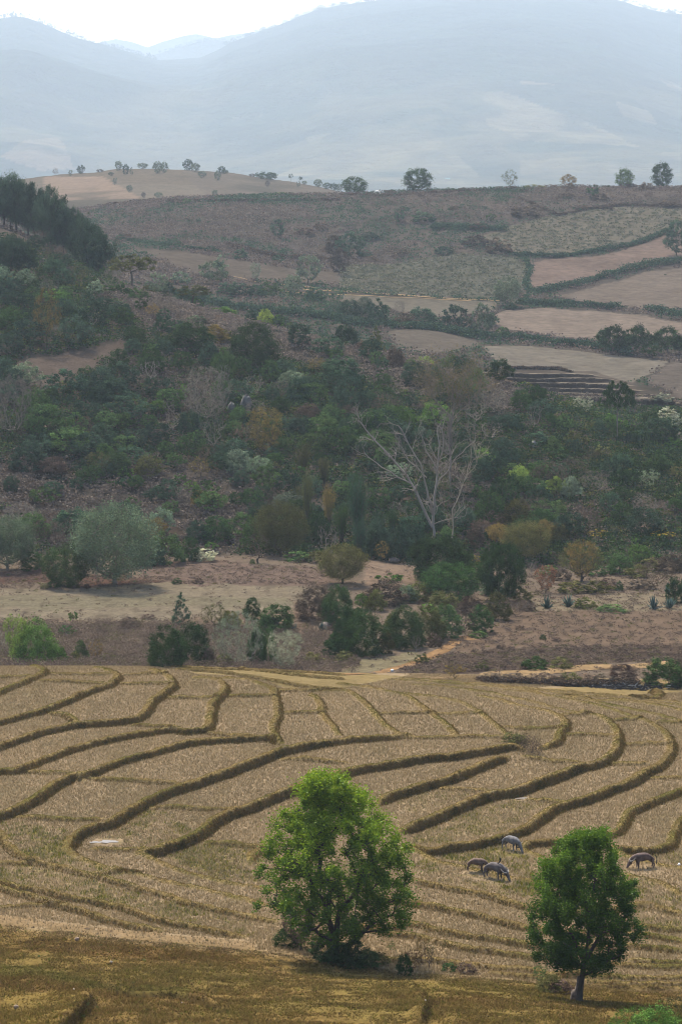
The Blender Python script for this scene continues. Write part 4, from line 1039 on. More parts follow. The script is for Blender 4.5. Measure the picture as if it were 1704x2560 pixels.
rows('G', [
 (985,645,115,125,'round','grg'), (1022,575,72,50,'col','grg'), (1175,625,82,62,'thin','grg'), (1417,642,142,105,'round','grg'), (1350,690,95,75,'round','grg'), (1277,432,92,62,'round','teal'), (1107,532,56,66,'bush','teal'), (792,462,32,70,'bush','teal'), (1275,545,40,50,'bush','teal'), (970,495,30,50,'bush','teal'),
 (1535,500,85,80,'bush','brown'), (1560,600,130,80,'egg','brown'), (550,445,30,60,'bush','teal'), (590,430,20,40,'bush','brown'), (1180,700,60,80,'bush','teal'), (1100,700,70,110,'bush','teal'), (1240,690,60,90,'bush','mid'), (1450,720,70,90,'bush','teal'), (1040,690,60,80,'bush','teal'), (830,640,60,80,'bush','grg'), (520,270,16,50,'bush','brown'), (860,274,28,38,'bush','mid'), (785,270,18,36,'bush','brown'), (1290,233,16,56,'bush','bright'), (1480,395,40,60,'bush','brown'), (1400,420,40,90,'bush','brown'),
], y0=660, y1=1160)
rows('H', [
 (65,222,84,102,'dense','dark',"dark green tree, leftmost of the four rounded trees on the plateau edge"), (352,217,112,118,'dense','dark',"large dense round tree on the plateau edge"), (778,202,95,66,'sparse','grg',"thin pale tree in the middle of the plateau skyline"), (1045,192,60,64,'fuzz','ochre',"small brown-leaved tree on the plateau skyline"),
 (1303,197,92,72,'dense','mid',"green oval tree rising out of brown scrub on the plateau skyline"), (1477,197,120,84,'dense','dark',"round dark tree with a short trunk at the right of the plateau skyline"), (888,197,19,95,'bush','olive'), (1312,199,28,92,'bush','brown'), (1402,212,40,70,'bush','brown'), (1045,205,25,60,'bush','brown'),
 (1470,198,30,34,'bush','dark'), (728,208,16,30,'bush','brown'), (225,225,16,40,'bush','brown'), (500,210,10,30,'bush','brown'), (560,214,14,34,'bush','brown'), (975,198,12,26,'bush','brown'), (1430,196,26,16,'twig','gtwig'), (1390,196,28,14,'twig','gtwig'), (780,200,14,70,'bush','brown')], y0=900, y1=1165)
rows('H', [
 (1155,252,68,52,'egg','dark'), (1190,262,40,70,'bush','brown'), (270,362,72,42,'egg','teal'), (690,357,40,44,'round','mid'), (378,357,52,105,'bush','teal'), (520,302,22,40,'bush','brown'), (850,332,52,130,'bush','brown'), (45,522,124,118,'egg','teal'), (115,515,30,60,'bush','teal'), (130,440,40,80,'bush','teal'),
 (475,507,42,75,'bush','teal'), (270,510,36,80,'bush','brown'), (765,745,140,110,'fuzz','grg',"lone pale green tree with visible trunk among the far fields"), (1542,512,170,105,'egg','teal',"tree at the right edge above the far tan field"), (165,830,125,100,'egg','teal'), (520,855,122,115,'round','teal'), (645,892,168,98,'egg','grg'), (372,820,80,110,'bush','teal'), (745,892,56,66,'bush','mid'),
 (110,800,100,70,'fuzz','grg'), (40,790,80,100,'bush','teal'), (270,800,90,40,'twig','gtwig'), (300,830,60,90,'bush','brown'), (440,850,60,80,'bush','teal'), (580,860,60,70,'bush','teal'), (640,390,30,90,'bush','brown'), (540,395,36,60,'bush','teal'), (440,392,34,60,'bush','teal'), (620,470,60,110,'bush','brown'), (730,500,70,130,'bush','brown'),
 (1040,250,30,60,'bush','brown'), (1225,300,22,60,'bush','brown'), (1500,285,28,80,'bush','brown'), (440,240,14,40,'bush','brown'), (370,240,14,30,'bush','brown'), (1110,300,24,60,'bush','brown'), (150,540,30,60,'bush','brown'), (780,760,34,50,'bush','teal'), (1490,603,6,12,'bush','dark'), (1395,530,8,14,'bush','dark'), (680,830,60,80,'bush','teal')], y0=680, y1=1120)
rows('H', [(1250,965,136,112,'pine','dark'), (1370,965,136,105,'pine','dark'), (1500,965,128,118,'pine','dark'), (1210,925,80,60,'pine','dark'), (1432,985,70,80,'pine','dark'), (1555,965,80,70,'pine','dark'), (1310,960,90,70,'pine','dark')], y0=680, y1=900, group="row of dark pines at the right edge")
# far hazy ridge
def far_plant(x, y, h, w, sp, col, yd=1740):
    ox, oy, s = PAN['G']; u, v = ox + x / s, oy + y / s
    yy = np.arange(1300, 1755, 3.0); vv = VH - RB.sample((u - U0) / F * yy, yy) * F / yy
    k = int(np.argmax(vv <= v)); yd = float(yy[k]) if vv[k] <= v else 1745.0
    hp, wp = h / s, w / s; H = hp * yd / F; Wd = wp * yd / F
    nm, noun, cat = NOUN[sp]; c, cw = PALETTE[col]
    wood, leaf = proto('dense' if sp in ('round', 'egg', 'bush') else sp, rnd.randint(0, 2), 0)
    o = link(nm, None); a = link('crown', leaf, parent=o); a.color = (*[q * .75 for q in c], 1); b = link('trunk', wood, parent=o); b.color = barkcol(col)
    o.scale = (Wd, Wd, H); X = (u - U0) / F * yd
    o.location = (X, yd, float(RB.sample([X], [yd])[0]) + CZ - .03 * H); o.rotation_euler = (0, 0, rnd.uniform(0, 6))
    o['category'] = cat; o['group'] = 'trees on the far hazy ridge'
    THINGS.append((o, f"hazy {cw} {noun} on the far ridge", u, v, hp, False))
for r in [(255,134,40,30,'sparse','gtwig'), (372,127,42,34,'round','teal'), (545,122,48,32,'egg','grg'), (578,140,50,30,'egg','teal'), (605,140,37,16,'col','grg'), (655,113,28,46,'round','grg'), (725,134,58,42,'egg','grg'), (755,132,52,32,'egg','grg'), (865,120,54,48,'round','teal'), (897,127,44,42,'round','grg'),
          (1020,134,35,32,'round','dark'), (1035,136,20,30,'bush','dark'), (1225,162,36,90,'bush','dark'), (1250,160,32,50,'round','dark'), (1185,156,27,24,'umb','dark'), (1337,182,50,18,'umb','dark'), (1380,167,35,22,'umb','dark'), (1372,197,32,18,'col','grg'), (1400,170,19,22,'bush','grg'), (1462,190,38,38,'round','grg'), (1505,196,32,40,'bush','dark'), (1535,197,36,34,'bush','dark'),
          (530,192,44,20,'col','grg'), (596,222,36,26,'round','grg'), (1000,167,47,28,'egg','grg'), (460,126,15,32,'bush','brown'), (930,153,32,38,'bush','grg'), (510,145,18,24,'bush','teal'), (325,150,36,18,'col','grg'), (1160,150,16,30,'bush','brown'), (1560,196,40,30,'round','grg'), (1230,196,30,20,'bush','gtwig' if 0 else 'brown'), (988,235,26,26,'bush','grg'), (728,246,26,34,'bush','grg'), (660,245,26,20,'bush','brown')]:
    far_plant(*r)

# hedges between the far fields
def hedge(pts, pan, hpx, col, label, y0=680, y1=1150, dens=1.0, wid=.4, ls=.5):
    P = []
    ox, oy, s = PAN[pan]
    for a, b in zip(pts[:-1], pts[1:]):
        n = max(2, int(math.hypot(b[0] - a[0], b[1] - a[1]) / 4))
        for t in np.linspace(0, 1, n, endpoint=False): P.append((a[0] + (b[0] - a[0]) * t, a[1] + (b[1] - a[1]) * t))
    W = [ground_at(ox + p[0] / s, oy + p[1] / s, y0, y1) for p in P]
    m = W[len(W) // 2]
    R = np.random.RandomState(len(P)); LP = []; CL = []
    for i, (x, y, z) in enumerate(W):
        H = hpx / s * y / F * (.55 + .9 * (vnoise(np.array([i * .13]), np.array([0.5]), 3)[0] + .5))
        n = int(42 * dens); k = R.uniform(.7, 1.3)
        q = np.stack([R.normal(size=n) * H * .45, R.normal(size=n) * H * wid, np.abs(R.uniform(0, 1, n)) ** .8 * H * R.uniform(.7, 1.1)], -1)
        LP.append(np.array([x - m[0], y - m[1], z - m[2]]) + q); CL.append(np.full(n, k) * (.85 + .25 * R.uniform(size=n)))
    LP = np.concatenate(LP); CL = np.concatenate(CL)
    V, Q = leaf_quads(LP, ls, R, aspect=.8)
    o = link('hedge', mk_mesh('hedge', V, Q, None, leafcol(len(LP), R, CL, hue=.25)), M_LEAF, loc=m)
    o.color = (*PALETTE[col][0], 1); o['label'] = label; o['category'] = 'hedge'; o['group'] = 'hedges between the far fields'
hedge([(800,512),(1000,522),(1200,492),(1330,470),(1400,450),(1510,400)], 'H', 20, 'teal', "dark hedge curving above the uppermost reddish ploughed field")
hedge([(900,685),(1000,665),(1100,650),(1200,615),(1300,590),(1400,565),(1568,545)], 'H', 30, 'teal', "long hedge between the two upper reddish ploughed fields")
hedge([(820,735),(950,745),(1100,745),(1300,765)], 'H', 28, 'teal', "hedge along the top of the pale oval field")
hedge([(1410,765),(1568,800),(1700,830)], 'H', 34, 'teal', "hedge at the right edge below the middle ploughed field")
hedge([(700,900),(830,905),(950,920),(1130,935),(1210,950),(1330,975)], 'H', 34, 'teal', "hedge below the pale oval field")
hedge([(850,530),(870,580),(850,640),(870,690),(830,740)], 'H', 20, 'teal', "short hedge running down beside the reddish field")
hedge([(0,820),(100,835),(250,845),(400,850),(560,880),(690,905)], 'H', 32, 'teal', "bushy belt along the valley bottom of the far slope", wid=.8, dens=1.6)
hedge([(800,690),(1000,740),(1200,770),(1400,790),(1568,810)], 'G', 28, 'teal', "bushy belt at the left foot of the far slope", wid=.8, dens=1.4)
hedge([(430,385),(600,390),(760,400)], 'H', 26, 'teal', "scrubby hedge on the upper left of the far slope")
hedge([(560,440),(750,465),(950,490),(1050,520)], 'G', 14, 'teal', "low hedge under the brown grassy slope")
hedge([(1050,470),(1250,520),(1568,545)], 'G', 22, 'brown', "brown scrub line in the middle of the brown slope")
hedge([(780,408),(1000,413),(1060,425)], 'F', 14, 'brown', "thin scrub line above the striped terraces", 600, 800)
hedge([(470,266),(700,258),(1000,262),(1568,258)], 'G', 9, 'brown', "low dark weeds along the left plateau brink", 950, 1160)
hedge([(0,232),(200,240),(420,225),(640,214),(860,218)], 'H', 9, 'brown', "low dark weeds along the middle plateau brink", 950, 1160)
hedge([(1150,300),(1300,283),(1568,290)], 'H', 14, 'brown', "brown weeds above the uppermost greenish field")
hedge([(820,250),(1000,330),(1100,310)], 'H', 12, 'brown', "brown weeds crossing the upper slope", 800, 1120)
hedge([(640,925),(760,950),(950,955)], 'D', 24, 'brown', "left stretch of the dark brushy ditch bank behind the paddies", 284, 420, wid=.5, ls=.2, dens=5)
hedge([(950,955),(1100,950),(1250,940),(1360,945)], 'D', 24, 'brown', "right stretch of the dark brushy ditch bank behind the paddies", 284, 420, wid=.5, ls=.2, dens=5)
# ------------------------------------------------------------------ the two near trees
def hero(name, u, v, prof, dist_hint, nleaf, M, seed, label, ls, trunk_pts, col, bark, branches=()):
    """prof: (photo row, left, right) of the crown relative to the trunk column; real depth from the mean width"""
    R = np.random.RandomState(seed)
    X, Y, Z = ground_at(u, v, *dist_hint)
    k = Y / F
    pr = np.array(prof, float); rowsv = pr[:, 0]
    zt = (v - rowsv) * k; lf = pr[:, 1] * k; rt = pr[:, 2] * k
    o_ = np.argsort(zt); zt, lf, rt = zt[o_], lf[o_], rt[o_]
    zlo, zhi = zt[0], zt[-1]
    P = []
    while len(P) < M:
        z = R.uniform(zlo, zhi); l = np.interp(z, zt, lf); r = np.interp(z, zt, rt); c = (l + r) / 2; w = (r - l) / 2 * .99
        if R.uniform() > w / (max(rt - lf) / 2) + .12 + .35 * (z > zlo + .7 * (zhi - zlo)): continue
        a = R.uniform(0, 6.28); q = R.uniform(.05, 1) ** .48 * 1.05
        lob = 1 + .10 * math.sin(3 * a + z * 2.1 + seed) + .07 * math.sin(7 * a + z * 3.3)
        P.append((c + w * q * lob * math.cos(a), w * .92 * q * lob * math.sin(a), z))
    P = np.array(P)
    nodes0 = [((p[0] * k, (7 * math.sin(p[1] * .09 + seed)) * k, p[1] * k), q) for p, q in trunk_pts]
    (wv, wq), N = skeleton(P, 0, R, r0=trunk_pts[0][0][2] * k if len(trunk_pts[0][0]) > 2 else .3, jit=.05, bias=.12, rmin=.008, k=7, nodes0=nodes0)
    root = link(name, None, loc=(X, Y, Z - .05))
    wood = mk_mesh('trunk', wv, wq); smooth_shade(wood)
    t = link('trunk', wood, M_BARK, root); t.color = bark
    # leaves: around tips and along the twigs
    ci = R.randint(0, M, nleaf); wgt = R.uniform(.55, 1.35, M)
    zz = (P[:, 2] - zlo) / (zhi - zlo)
    sg = .23 * (zhi - zlo) / 10
    off = R.normal(size=(nleaf, 3)) * sg * wgt[ci][:, None]
    L = P[ci] + off
    V, Q = leaf_quads(L, ls, R, aspect=.62, sv=.4)
    cl = R.uniform(.72, 1.2, M)[ci]
    lc = leafcol(nleaf, R, cl, amt=.25, hue=.16)
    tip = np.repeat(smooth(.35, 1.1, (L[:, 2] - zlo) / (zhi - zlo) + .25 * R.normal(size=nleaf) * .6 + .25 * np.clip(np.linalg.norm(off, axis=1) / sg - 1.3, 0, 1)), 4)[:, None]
    lc = lc * (1 - tip) + lc * np.array([2.5, 2.0, 1.2]) * tip        # leaves lighter and yellower towards crown top and clump edges
    c = link('crown', mk_mesh('crown', V, Q, None, lc), M_HERO, root); c.color = (*col, 1)
    root['category'] = 'tree'; root['label'] = label
    return root, (X, Y, Z)


hero('broadleaf_tree', 838, 2372,
     [(1908,-74,-40),(1912,-78,30),(1930,-84,34),(1950,-92,70),(1962,-95,84),(1985,-118,95),(2005,-135,130),(2030,-160,150),(2050,-172,186),(2080,-176,186),(2110,-172,178),(2150,-190,214),(2180,-190,216),(2210,-186,212),(2240,-160,205),(2262,-130,196),(2282,-90,120),(2300,-60,70),(2315,-30,30)],
     (120, 182), 78000, 420, 3, "large near tree with bright green leaves and bushes round its trunk", .16,
     [((0, 0, 13), 0), ((-2, 25), 0), ((0, 55), 1), ((-6, 85), 2), ((-22, 120), 3), ((-30, 160), 4), ((8, 125), 3), ((22, 170), 6), ((20, 28), 1), ((48, 42), 8), ((64, 70), 9), ((78, 100), 10), ((-8, 200), 5), ((4, 230), 7), ((-60, 150), 4), ((55, 180), 7)],
     (.060, .112, .010), (.05, .042, .035, 1))
hero('broadleaf_tree', 1448, 2504,
     [(2079,30,60),(2084,-5,72),(2096,-25,74),(2110,-30,82),(2116,-54,84),(2135,-66,92),(2160,-84,108),(2190,-104,122),(2215,-118,130),(2250,-124,150),(2290,-122,146),(2320,-116,140),(2350,-122,132),(2375,-104,120),(2395,-80,108),(2412,-40,86),(2420,-10,50)],
     (110, 182), 84000, 400, 5, "smaller near tree with a dense dark green oval crown and leaning bare trunk", .13,
     [((0, 0, 9), 0), ((-2, 18), 0), ((4, 40), 1), ((8, 70), 2), ((12, 95), 3), ((16, 120), 4), ((18, 160), 5), ((28, 220), 6), ((-20, 170), 5), ((55, 170), 5)],
     (.033, .074, .009), (.06, .05, .042, 1))
# pale broken bark flare at the foot of the smaller tree
X, Y, Z = ground_at(1442, 2502, 110, 182)
R = np.random.RandomState(4); a = np.linspace(0, 2 * np.pi, 9)[:-1]; V = []; Q = []
for i, (z, r, ox) in enumerate([(-.15, .42, -.06), (.15, .36, -.05), (.42, .36, -.06), (.62, .30, -.02), (.72, .18, .02), (1.1, .17, .12), (1.5, .15, .16)]):
    for q in a: V.append((ox + r * math.cos(q) * (1 + .15 * R.uniform(-1, 1)), r * .8 * math.sin(q), z))
    if i: b_ = (i - 1) * 8; Q += [[b_ + j, b_ + (j + 1) % 8, b_ + 8 + (j + 1) % 8, b_ + 8 + j] for j in range(8)]
st = link('stump_burl', mk_mesh('stump_burl', V, Q), mat_plain('grey_bark', (.11, .085, .07), nscale=4, amt=.6), loc=(X, Y, Z))
st['category'] = 'stump'; st['label'] = "grey swollen burl at the foot of the smaller near tree"

def near(u, v, h, w, sp, col, desc=None, **k): plant('P', u, v, h, w, sp, col, desc=desc, y0=105, y1=190, **k)
near(718, 2368, 46, 62, 'bush', 'dark', "dark shrub just left of the large near tree")
near(752, 2378, 112, 92, 'bare', 'brown', "tangled bare brown shrub at the left foot of the large near tree")
near(745, 2372, 95, 80, 'thin', 'brown'); near(775, 2385, 60, 70, 'thin', 'olive')
near(812, 2398, 62, 70, 'bush', 'dark'); near(845, 2412, 52, 80, 'bush', 'dark'); near(880, 2420, 72, 86, 'bush', 'dark', "dark leafy shrub at the right foot of the large near tree"); near(915, 2420, 50, 60, 'bush', 'mid'); near(895, 2385, 75, 60, 'bare', 'brown')
near(950, 2412, 32, 44, 'bush', 'olive'); near(1010, 2440, 56, 36, 'bush', 'dark'); near(1052, 2405, 66, 26, 'sparse', 'ochre'); near(1030, 2432, 60, 50, 'sparse', 'rust'); near(1072, 2420, 60, 40, 'bare', 'rust'); near(1075, 2402, 36, 22, 'thin', 'olive'); near(978, 2382, 28, 20, 'sparse', 'bright')
near(1122, 2432, 26, 36, 'bush', 'dark'); near(1165, 2436, 30, 44, 'bush', 'brown'); near(1350, 2458, 44, 44, 'thin', 'mid'); near(1372, 2482, 46, 60, 'bush', 'olive', "dark low bush left of the smaller near tree"); near(1402, 2486, 36, 56, 'bush', 'brown')
near(1590, 2650, 128, 130, 'thin', 'bright'); near(1650, 2660, 150, 150, 'bush', 'bright', "yellow-green bush cut off by the bottom right corner"); near(1695, 2650, 160, 120, 'thin', 'olive'); near(1545, 2640, 90, 70, 'thin', 'bright'); near(1668, 2650, 135, 100, 'sparse', 'ochre')
for (x, y, h, w, c) in [(470,225,12,18,'lime'),(290,215,10,22,'mid'),(255,375,10,20,'dark'),(770,440,22,20,'olive'),(870,555,20,20,'mid'),(1065,405,14,16,'olive'),(1140,490,16,26,'olive'),(335,520,14,20,'mid'),(660,470,20,26,'brown'),(635,720,26,22,'mid'),(500,770,40,40,'olive'),(570,700,24,30,'dark'),(540,780,30,40,'dark'),
                        (1275,435,8,14,'dark'),(940,400,8,30,'dark'),(660,302,8,24,'dark'),(330,175,12,16,'brown'),(570,195,10,34,'brown'),(215,185,10,20,'brown'),(725,210,10,16,'brown'),(1350,270,10,20,'olive'),(1405,275,12,22,'olive'),(1265,255,14,20,'brown'),(660,160,22,28,'brown'),(25,95,20,24,'brown')]:
    plant('Q', x, y, h, w, 'thin' if h > 11 else 'bush', c, desc=None, y0=105, y1=200)
# brown thicket at the end of the banks
for (x, y, h, w, sp, c) in [(250,640,75,150,'bush','olive'),(340,690,125,130,'twig','brown'),(400,730,150,140,'twig','brown'),(300,650,80,110,'bush','olive'),(440,745,110,90,'twig','brown')]:
    plant('T', x, y, h, w, sp, c, y0=230, y1=292)

# ------------------------------------------------------------------ water buffalo
def skin_mesh(name, verts, edges, sub=2):
    me = bpy.data.meshes.new(name)
    me.from_pydata([v[:3] for v in verts], edges, [])
    ob = bpy.data.objects.new(name, me); COL.objects.link(ob)
    ob.modifiers.new('s', 'SKIN')
    for i, v in enumerate(verts):
        sv = me.skin_vertices[0].data[i]
        r = v[3]; sv.radius = (r, v[4] if len(v) > 4 else r)
    me.skin_vertices[0].data[0].use_root = True
    sb = ob.modifiers.new('u', 'SUBSURF'); sb.levels = sub; sb.render_levels = sub
    bpy.context.view_layer.update()
    dg = bpy.context.evaluated_depsgraph_get()
    m2 = bpy.data.meshes.new_from_object(ob.evaluated_get(dg))
    m2.name = name
    bpy.data.objects.remove(ob)
    smooth_shade(m2)
    return m2

def buffalo_body(low):
    V = [(-.85,0,1.08,.30,.31),(-.45,0,1.06,.35,.36),(0,0,1.03,.38,.39),(.42,0,1.08,.34,.37),(.78,0,1.06,.24,.30),(1.05,0,.88,.18,.22),(1.26,0,.80-.22*low,.16,.18),(1.42,0,.62-.3*low,.13,.14),(1.52,0,.38-.26*low,.095,.10),(1.56,0,.28-.25*low,.075,.08)]
    E = [(i, i + 1) for i in range(9)]
    for sx in (-1, 1):
        b = len(V)
        V += [(-.88,.20*sx,.80,.17),(-.78,.24*sx,.58,.13),(-.98,.24*sx,.40,.075),(-.94,.24*sx,.14,.055),(-.90,.24*sx,.03,.075)]
        E += [(0, b),(b,b+1),(b+1,b+2),(b+2,b+3),(b+3,b+4)]
        b = len(V)
        V += [(.55,.20*sx,.72,.14),(.50,.22*sx,.44,.085),(.52,.22*sx,.14,.055),(.55,.22*sx,.03,.075)]
        E += [(3, b),(b,b+1),(b+1,b+2),(b+2,b+3)]
    return V, E

def tube_path(P, r, k=6):
    P = np.array(P, float); r = np.array(r, float)
    return tubes(P[:-1], P[1:], r[:-1], r[1:], k)

M_HIDE = {}
def hide(c):
    if c not in M_HIDE:
        m, nt, out = new_mat('buffalo_hide')
        N = nt.nodes; L = nt.links
        tc = N.new('ShaderNodeTexCoord'); n = N.new('ShaderNodeTexNoise'); n.inputs['Scale'].default_value = 2.2; n.inputs['Detail'].default_value = 6
        L.new(tc.outputs['Object'], n.inputs['Vector'])
        r = N.new('ShaderNodeValToRGB'); e = r.color_ramp.elements
        e[0].position = .32; e[0].color = (c[0] * .55, c[1] * .55, c[2] * .6, 1); e[1].position = .68; e[1].color = (c[0] * 1.4, c[1] * 1.4, c[2] * 1.45, 1)
        L.new(n.outputs['Fac'], r.inputs[0])
        b = N.new('ShaderNodeBsdfPrincipled'); b.inputs['Roughness'].default_value = .85; b.inputs['Specular IOR Level'].default_value = .08
        L.new(r.outputs[0], b.inputs['Base Color']); L.new(b.outputs[0], out.inputs['Surface'])
        M_HIDE[c] = m
    return M_HIDE[c]
M_HORN = mat_plain('horn', (.16, .15, .14), .5); M_DARK = mat_plain('dark_hair', (.02, .018, .017), .8)
BODY = {}
def buffalo(u, v, yaw, sc, c, label, low=1.0, horns=True, tail=0.0):
    if low not in BODY: BODY[low] = skin_mesh('body', *buffalo_body(low))
    X, Y, Z = ground_at(u, v, 190, 240)
    root = link('water_buffalo', None, loc=(X, Y, Z + .02)); root.rotation_euler = (0, 0, yaw); root.scale = (sc * .94,) * 3
    root['category'] = 'buffalo'; root['group'] = 'water buffalo grazing in the paddies'; root['label'] = label
    bm_ = BODY[low].copy(); bm_.materials.clear()
    link('body', bm_, hide(c), root)
    hx, hz = 1.27, .90 - .22 * low
    if horns:
        for s in (-1, 1):
            P = [(hx, .10 * s, hz + .02), (hx - .06, .26 * s, hz + .05), (hx - .16, .38 * s, hz + .13), (hx - .30, .42 * s, hz + .27), (hx - .42, .36 * s, hz + .40)]
            link('horn', mk_mesh('horn', *tube_path(P, [.075, .07, .055, .035, .01])), M_HORN, root)
    for s in (-1, 1):
        V = [(hx - .06, .12 * s, hz - .08), (hx - .14, .24 * s, hz - .04), (hx - .12, .36 * s, hz - .14), (hx - .02, .25 * s, hz - .18), (hx - .03, .24 * s, hz - .10), (hx - .12, .25 * s, hz - .12)]
        link('ear', mk_mesh('ear', V, [[0, 1, 2, 4], [0, 4, 2, 3], [0, 3, 2, 5], [0, 5, 2, 1]]), hide(c), root)
    P = [(-1.15, 0, 1.12), (-1.26, .02 * tail, 1.0), (-1.30, .06 * tail, .75), (-1.28, .08 * tail, .5), (-1.26, .08 * tail, .28)]
    link('tail', mk_mesh('tail', *tube_path(P, [.04, .03, .025, .045, .02])), M_DARK, root)
    return root
GREY, BRN = (.082, .071, .066), (.095, .066, .050)
b0 = buffalo(1236, 2199, math.radians(-38), 1.0, GREY, "big grey water buffalo with curved horns and a bird on its back", 1.0)
buffalo(1191, 2182, math.radians(-12), .80, BRN, "young brown buffalo without horns behind the big grey one", .9, horns=False)
buffalo(1277, 2128, math.radians(-48), .92, (.105, .10, .097), "pale grey buffalo grazing apart below the dark bank", 1.1, horns=False)
buffalo(1607, 2172, math.radians(192), .95, (.085, .060, .050), "brown-backed buffalo grazing alone near the right edge facing left", 1.0)
# the bird on the big buffalo's back
R3 = Matrix.Rotation(math.radians(-38), 3, 'Z'); p = b0.location + R3 @ Vector((.52, 0, 1.46))
bird = skin_mesh('bird', [(0, 0, 0, .045), (.05, 0, .06, .06), (.09, 0, .13, .045), (.11, 0, .18, .035), (-.09, 0, -.03, .03), (-.2, 0, -.07, .02)], [(0, 1), (1, 2), (2, 3), (0, 4), (4, 5)], 1)
bo = link('bird', bird, M_DARK, loc=p); bo.scale = (1.5,) * 3; bo.rotation_euler = (0, math.radians(-25), math.radians(-10)); bo['category'] = 'bird'; bo['label'] = "small black bird perched on the big grey buffalo"
# distant white ox on the plateau edge
X, Y, Z = ground_at(852 + 168 / 1.8404, 360 + 229 / 1.8404, 1050, 1165)
ox_ = link('white_cow', None, loc=(X, Y, Z)); ob = BODY[1.0].copy(); ob.materials.clear(); link('body', ob, mat_plain('white_hide', (.62, .6, .56)), ox_)
link('tail', mk_mesh('tail', *tube_path([(-1.15, 0, 1.12), (-1.28, 0, .8), (-1.26, 0, .3)], [.04, .03, .03])), M_HORN, ox_)
ox_.rotation_euler = (0, 0, math.radians(160)); ox_.scale = (1.15,) * 3; ox_['category'] = 'cow'; ox_['label'] = "tiny white cow standing on the plateau edge between two round trees"

# ------------------------------------------------------------------ rocks, ash heap, haystack, huts, puddles, roads
def rock(u, v, hp, wp, c, label, y0=100, y1=1200, name='rock'):
    X, Y, Z = ground_at(u, v, y0, y1); s = wp * Y / F / 2; h = hp * Y / F
    R = np.random.RandomState(int(u) % 97)
    n, m = 9, 7; V = []
    for j in range(m):
        th = math.pi * j / (m - 1)
        for i in range(n):
            a = 2 * math.pi * i / n; k = 1 + .22 * R.uniform(-1, 1)
            V.append((s * k * math.sin(th) * math.cos(a), s * .8 * k * math.sin(th) * math.sin(a), h * .5 + h * .6 * k * math.cos(th)))
    Q = [[j * n + i, (j + 1) * n + i, (j + 1) * n + (i + 1) % n, j * n + (i + 1) % n] for j in range(m - 1) for i in range(n)]
    o = link(name, mk_mesh(name, V, Q), mat_plain(name + '_stone', c, .9, 2.0 / max(s, .1), .45), loc=(X, Y, Z)); o['category'] = 'rock'; o['label'] = label
rock(616, 1030, 38, 30, (.09, .087, .083), "tall pale grey boulder on the scrub hill", 395, 640); rock(578, 1035, 26, 20, (.09, .085, .08), "smaller grey boulder left of the tall pale one", 395, 640)
rock(1334, 1120, 16, 14, (.13, .13, .13), "small whitish rock among bushes right of the bare white-limbed tree", 395, 640)
rock(40, 2524, 9, 13, (.20, .15, .11), "small brown stone at the bottom left of the slope", 105, 180); rock(185, 2477, 4, 5, (.5, .45, .4), "tiny white pebble above the bottom left ledge", 105, 180)
rock(192, 2353, 8, 12, (.22, .16, .12), "brown clod on the slope under the lowest left bank", 105, 195)
rock(278, 2410, 6, 8, (.25, .22, .18), "small grey stone in the middle of the left slope", 105, 195)
rock(980, 1680, 6, 8, (.6, .6, .58), "white stone beside the red dirt road", 286, 400); rock(815, 1572, 14, 34, (.22, .18, .15), "flat greyish rock beside the path left of the thicket", 286, 400)
rock(984, 1408, 12, 28, (.11, .09, .08), "low grey-brown haystack on the dry field behind the thicket", 286, 420, 'haystack')
rock(455, 2510, 3, 4, (.6, .55, .5), "tiny white pebble low on the left slope", 105, 180); rock(1063, 2504, 3, 4, (.6, .55, .5), "tiny white pebble left of the smaller near tree", 105, 180)
rock(1697, 2166, 6, 8, (.7, .7, .7), "white scrap lying on the bund at the right edge", 190, 240)
# burnt heap
X, Y, Z = ground_at(1560, 1722, 262, 320)
R = np.random.RandomState(8); V = []; Q = []; C = []
for i in range(520):
    q = np.array([R.normal() * 2.3, R.normal() * .8, abs(R.normal()) * .14]); d = R.normal(size=3) * np.array([1, 1, .25]); d /= np.linalg.norm(d); L_ = R.uniform(.25, .8)
    v_, q_ = tubes([q], [q + d * L_], [.035], [.03], 4); Q += (q_ + len(V)).tolist(); V += v_.tolist()
    c_ = .16 if R.uniform() < .10 else .03; C += [[c_, c_, c_ * 1.03]] * len(v_)
o = link('burnt_branch_heap', mk_mesh('burnt_branch_heap', V, Q, None, C), mat_ground('char', 6, .3), loc=(X, Y, Z + .05)); o['category'] = 'heap'; o['label'] = "heap of charred black branches and ash beside the topmost bunds"
# hut with a pale blue roof far on the plain below the mountain
hu_ = 852 + 490 / 1.8404; yy = np.arange(5050, 10000, 20.0); hv_ = VH - MB1.sample((hu_ - U0) / F * yy, yy) * F / yy; Y = float(yy[int(np.argmax(hv_ <= 449))]); X = (hu_ - U0) / F * Y
zz = MB1.sample([X], [Y])[0] + CZ
hut = link('hut', None, loc=(X, Y, zz)); hut.scale = (.75,) * 3; hut['category'] = 'hut'; hut['label'] = "far hut with a pale turquoise roof in the hazy plain"
def boxm(n, x, y, z, a, b, c, m, par): 
    V = [(x + i * a, y + j * b, z + k * c) for k in (0, 1) for j in (-.5, .5) for i in (-.5, .5)]
    return link(n, mk_mesh(n, V, [(0, 2, 3, 1), (4, 5, 7, 6), (0, 1, 5, 4), (2, 6, 7, 3), (0, 4, 6, 2), (1, 3, 7, 5)]), m, par)
boxm('wall', 0, 0, 0, 14, 7, 3.2, mat_plain('hut_wall', (.3, .28, .25)), hut)
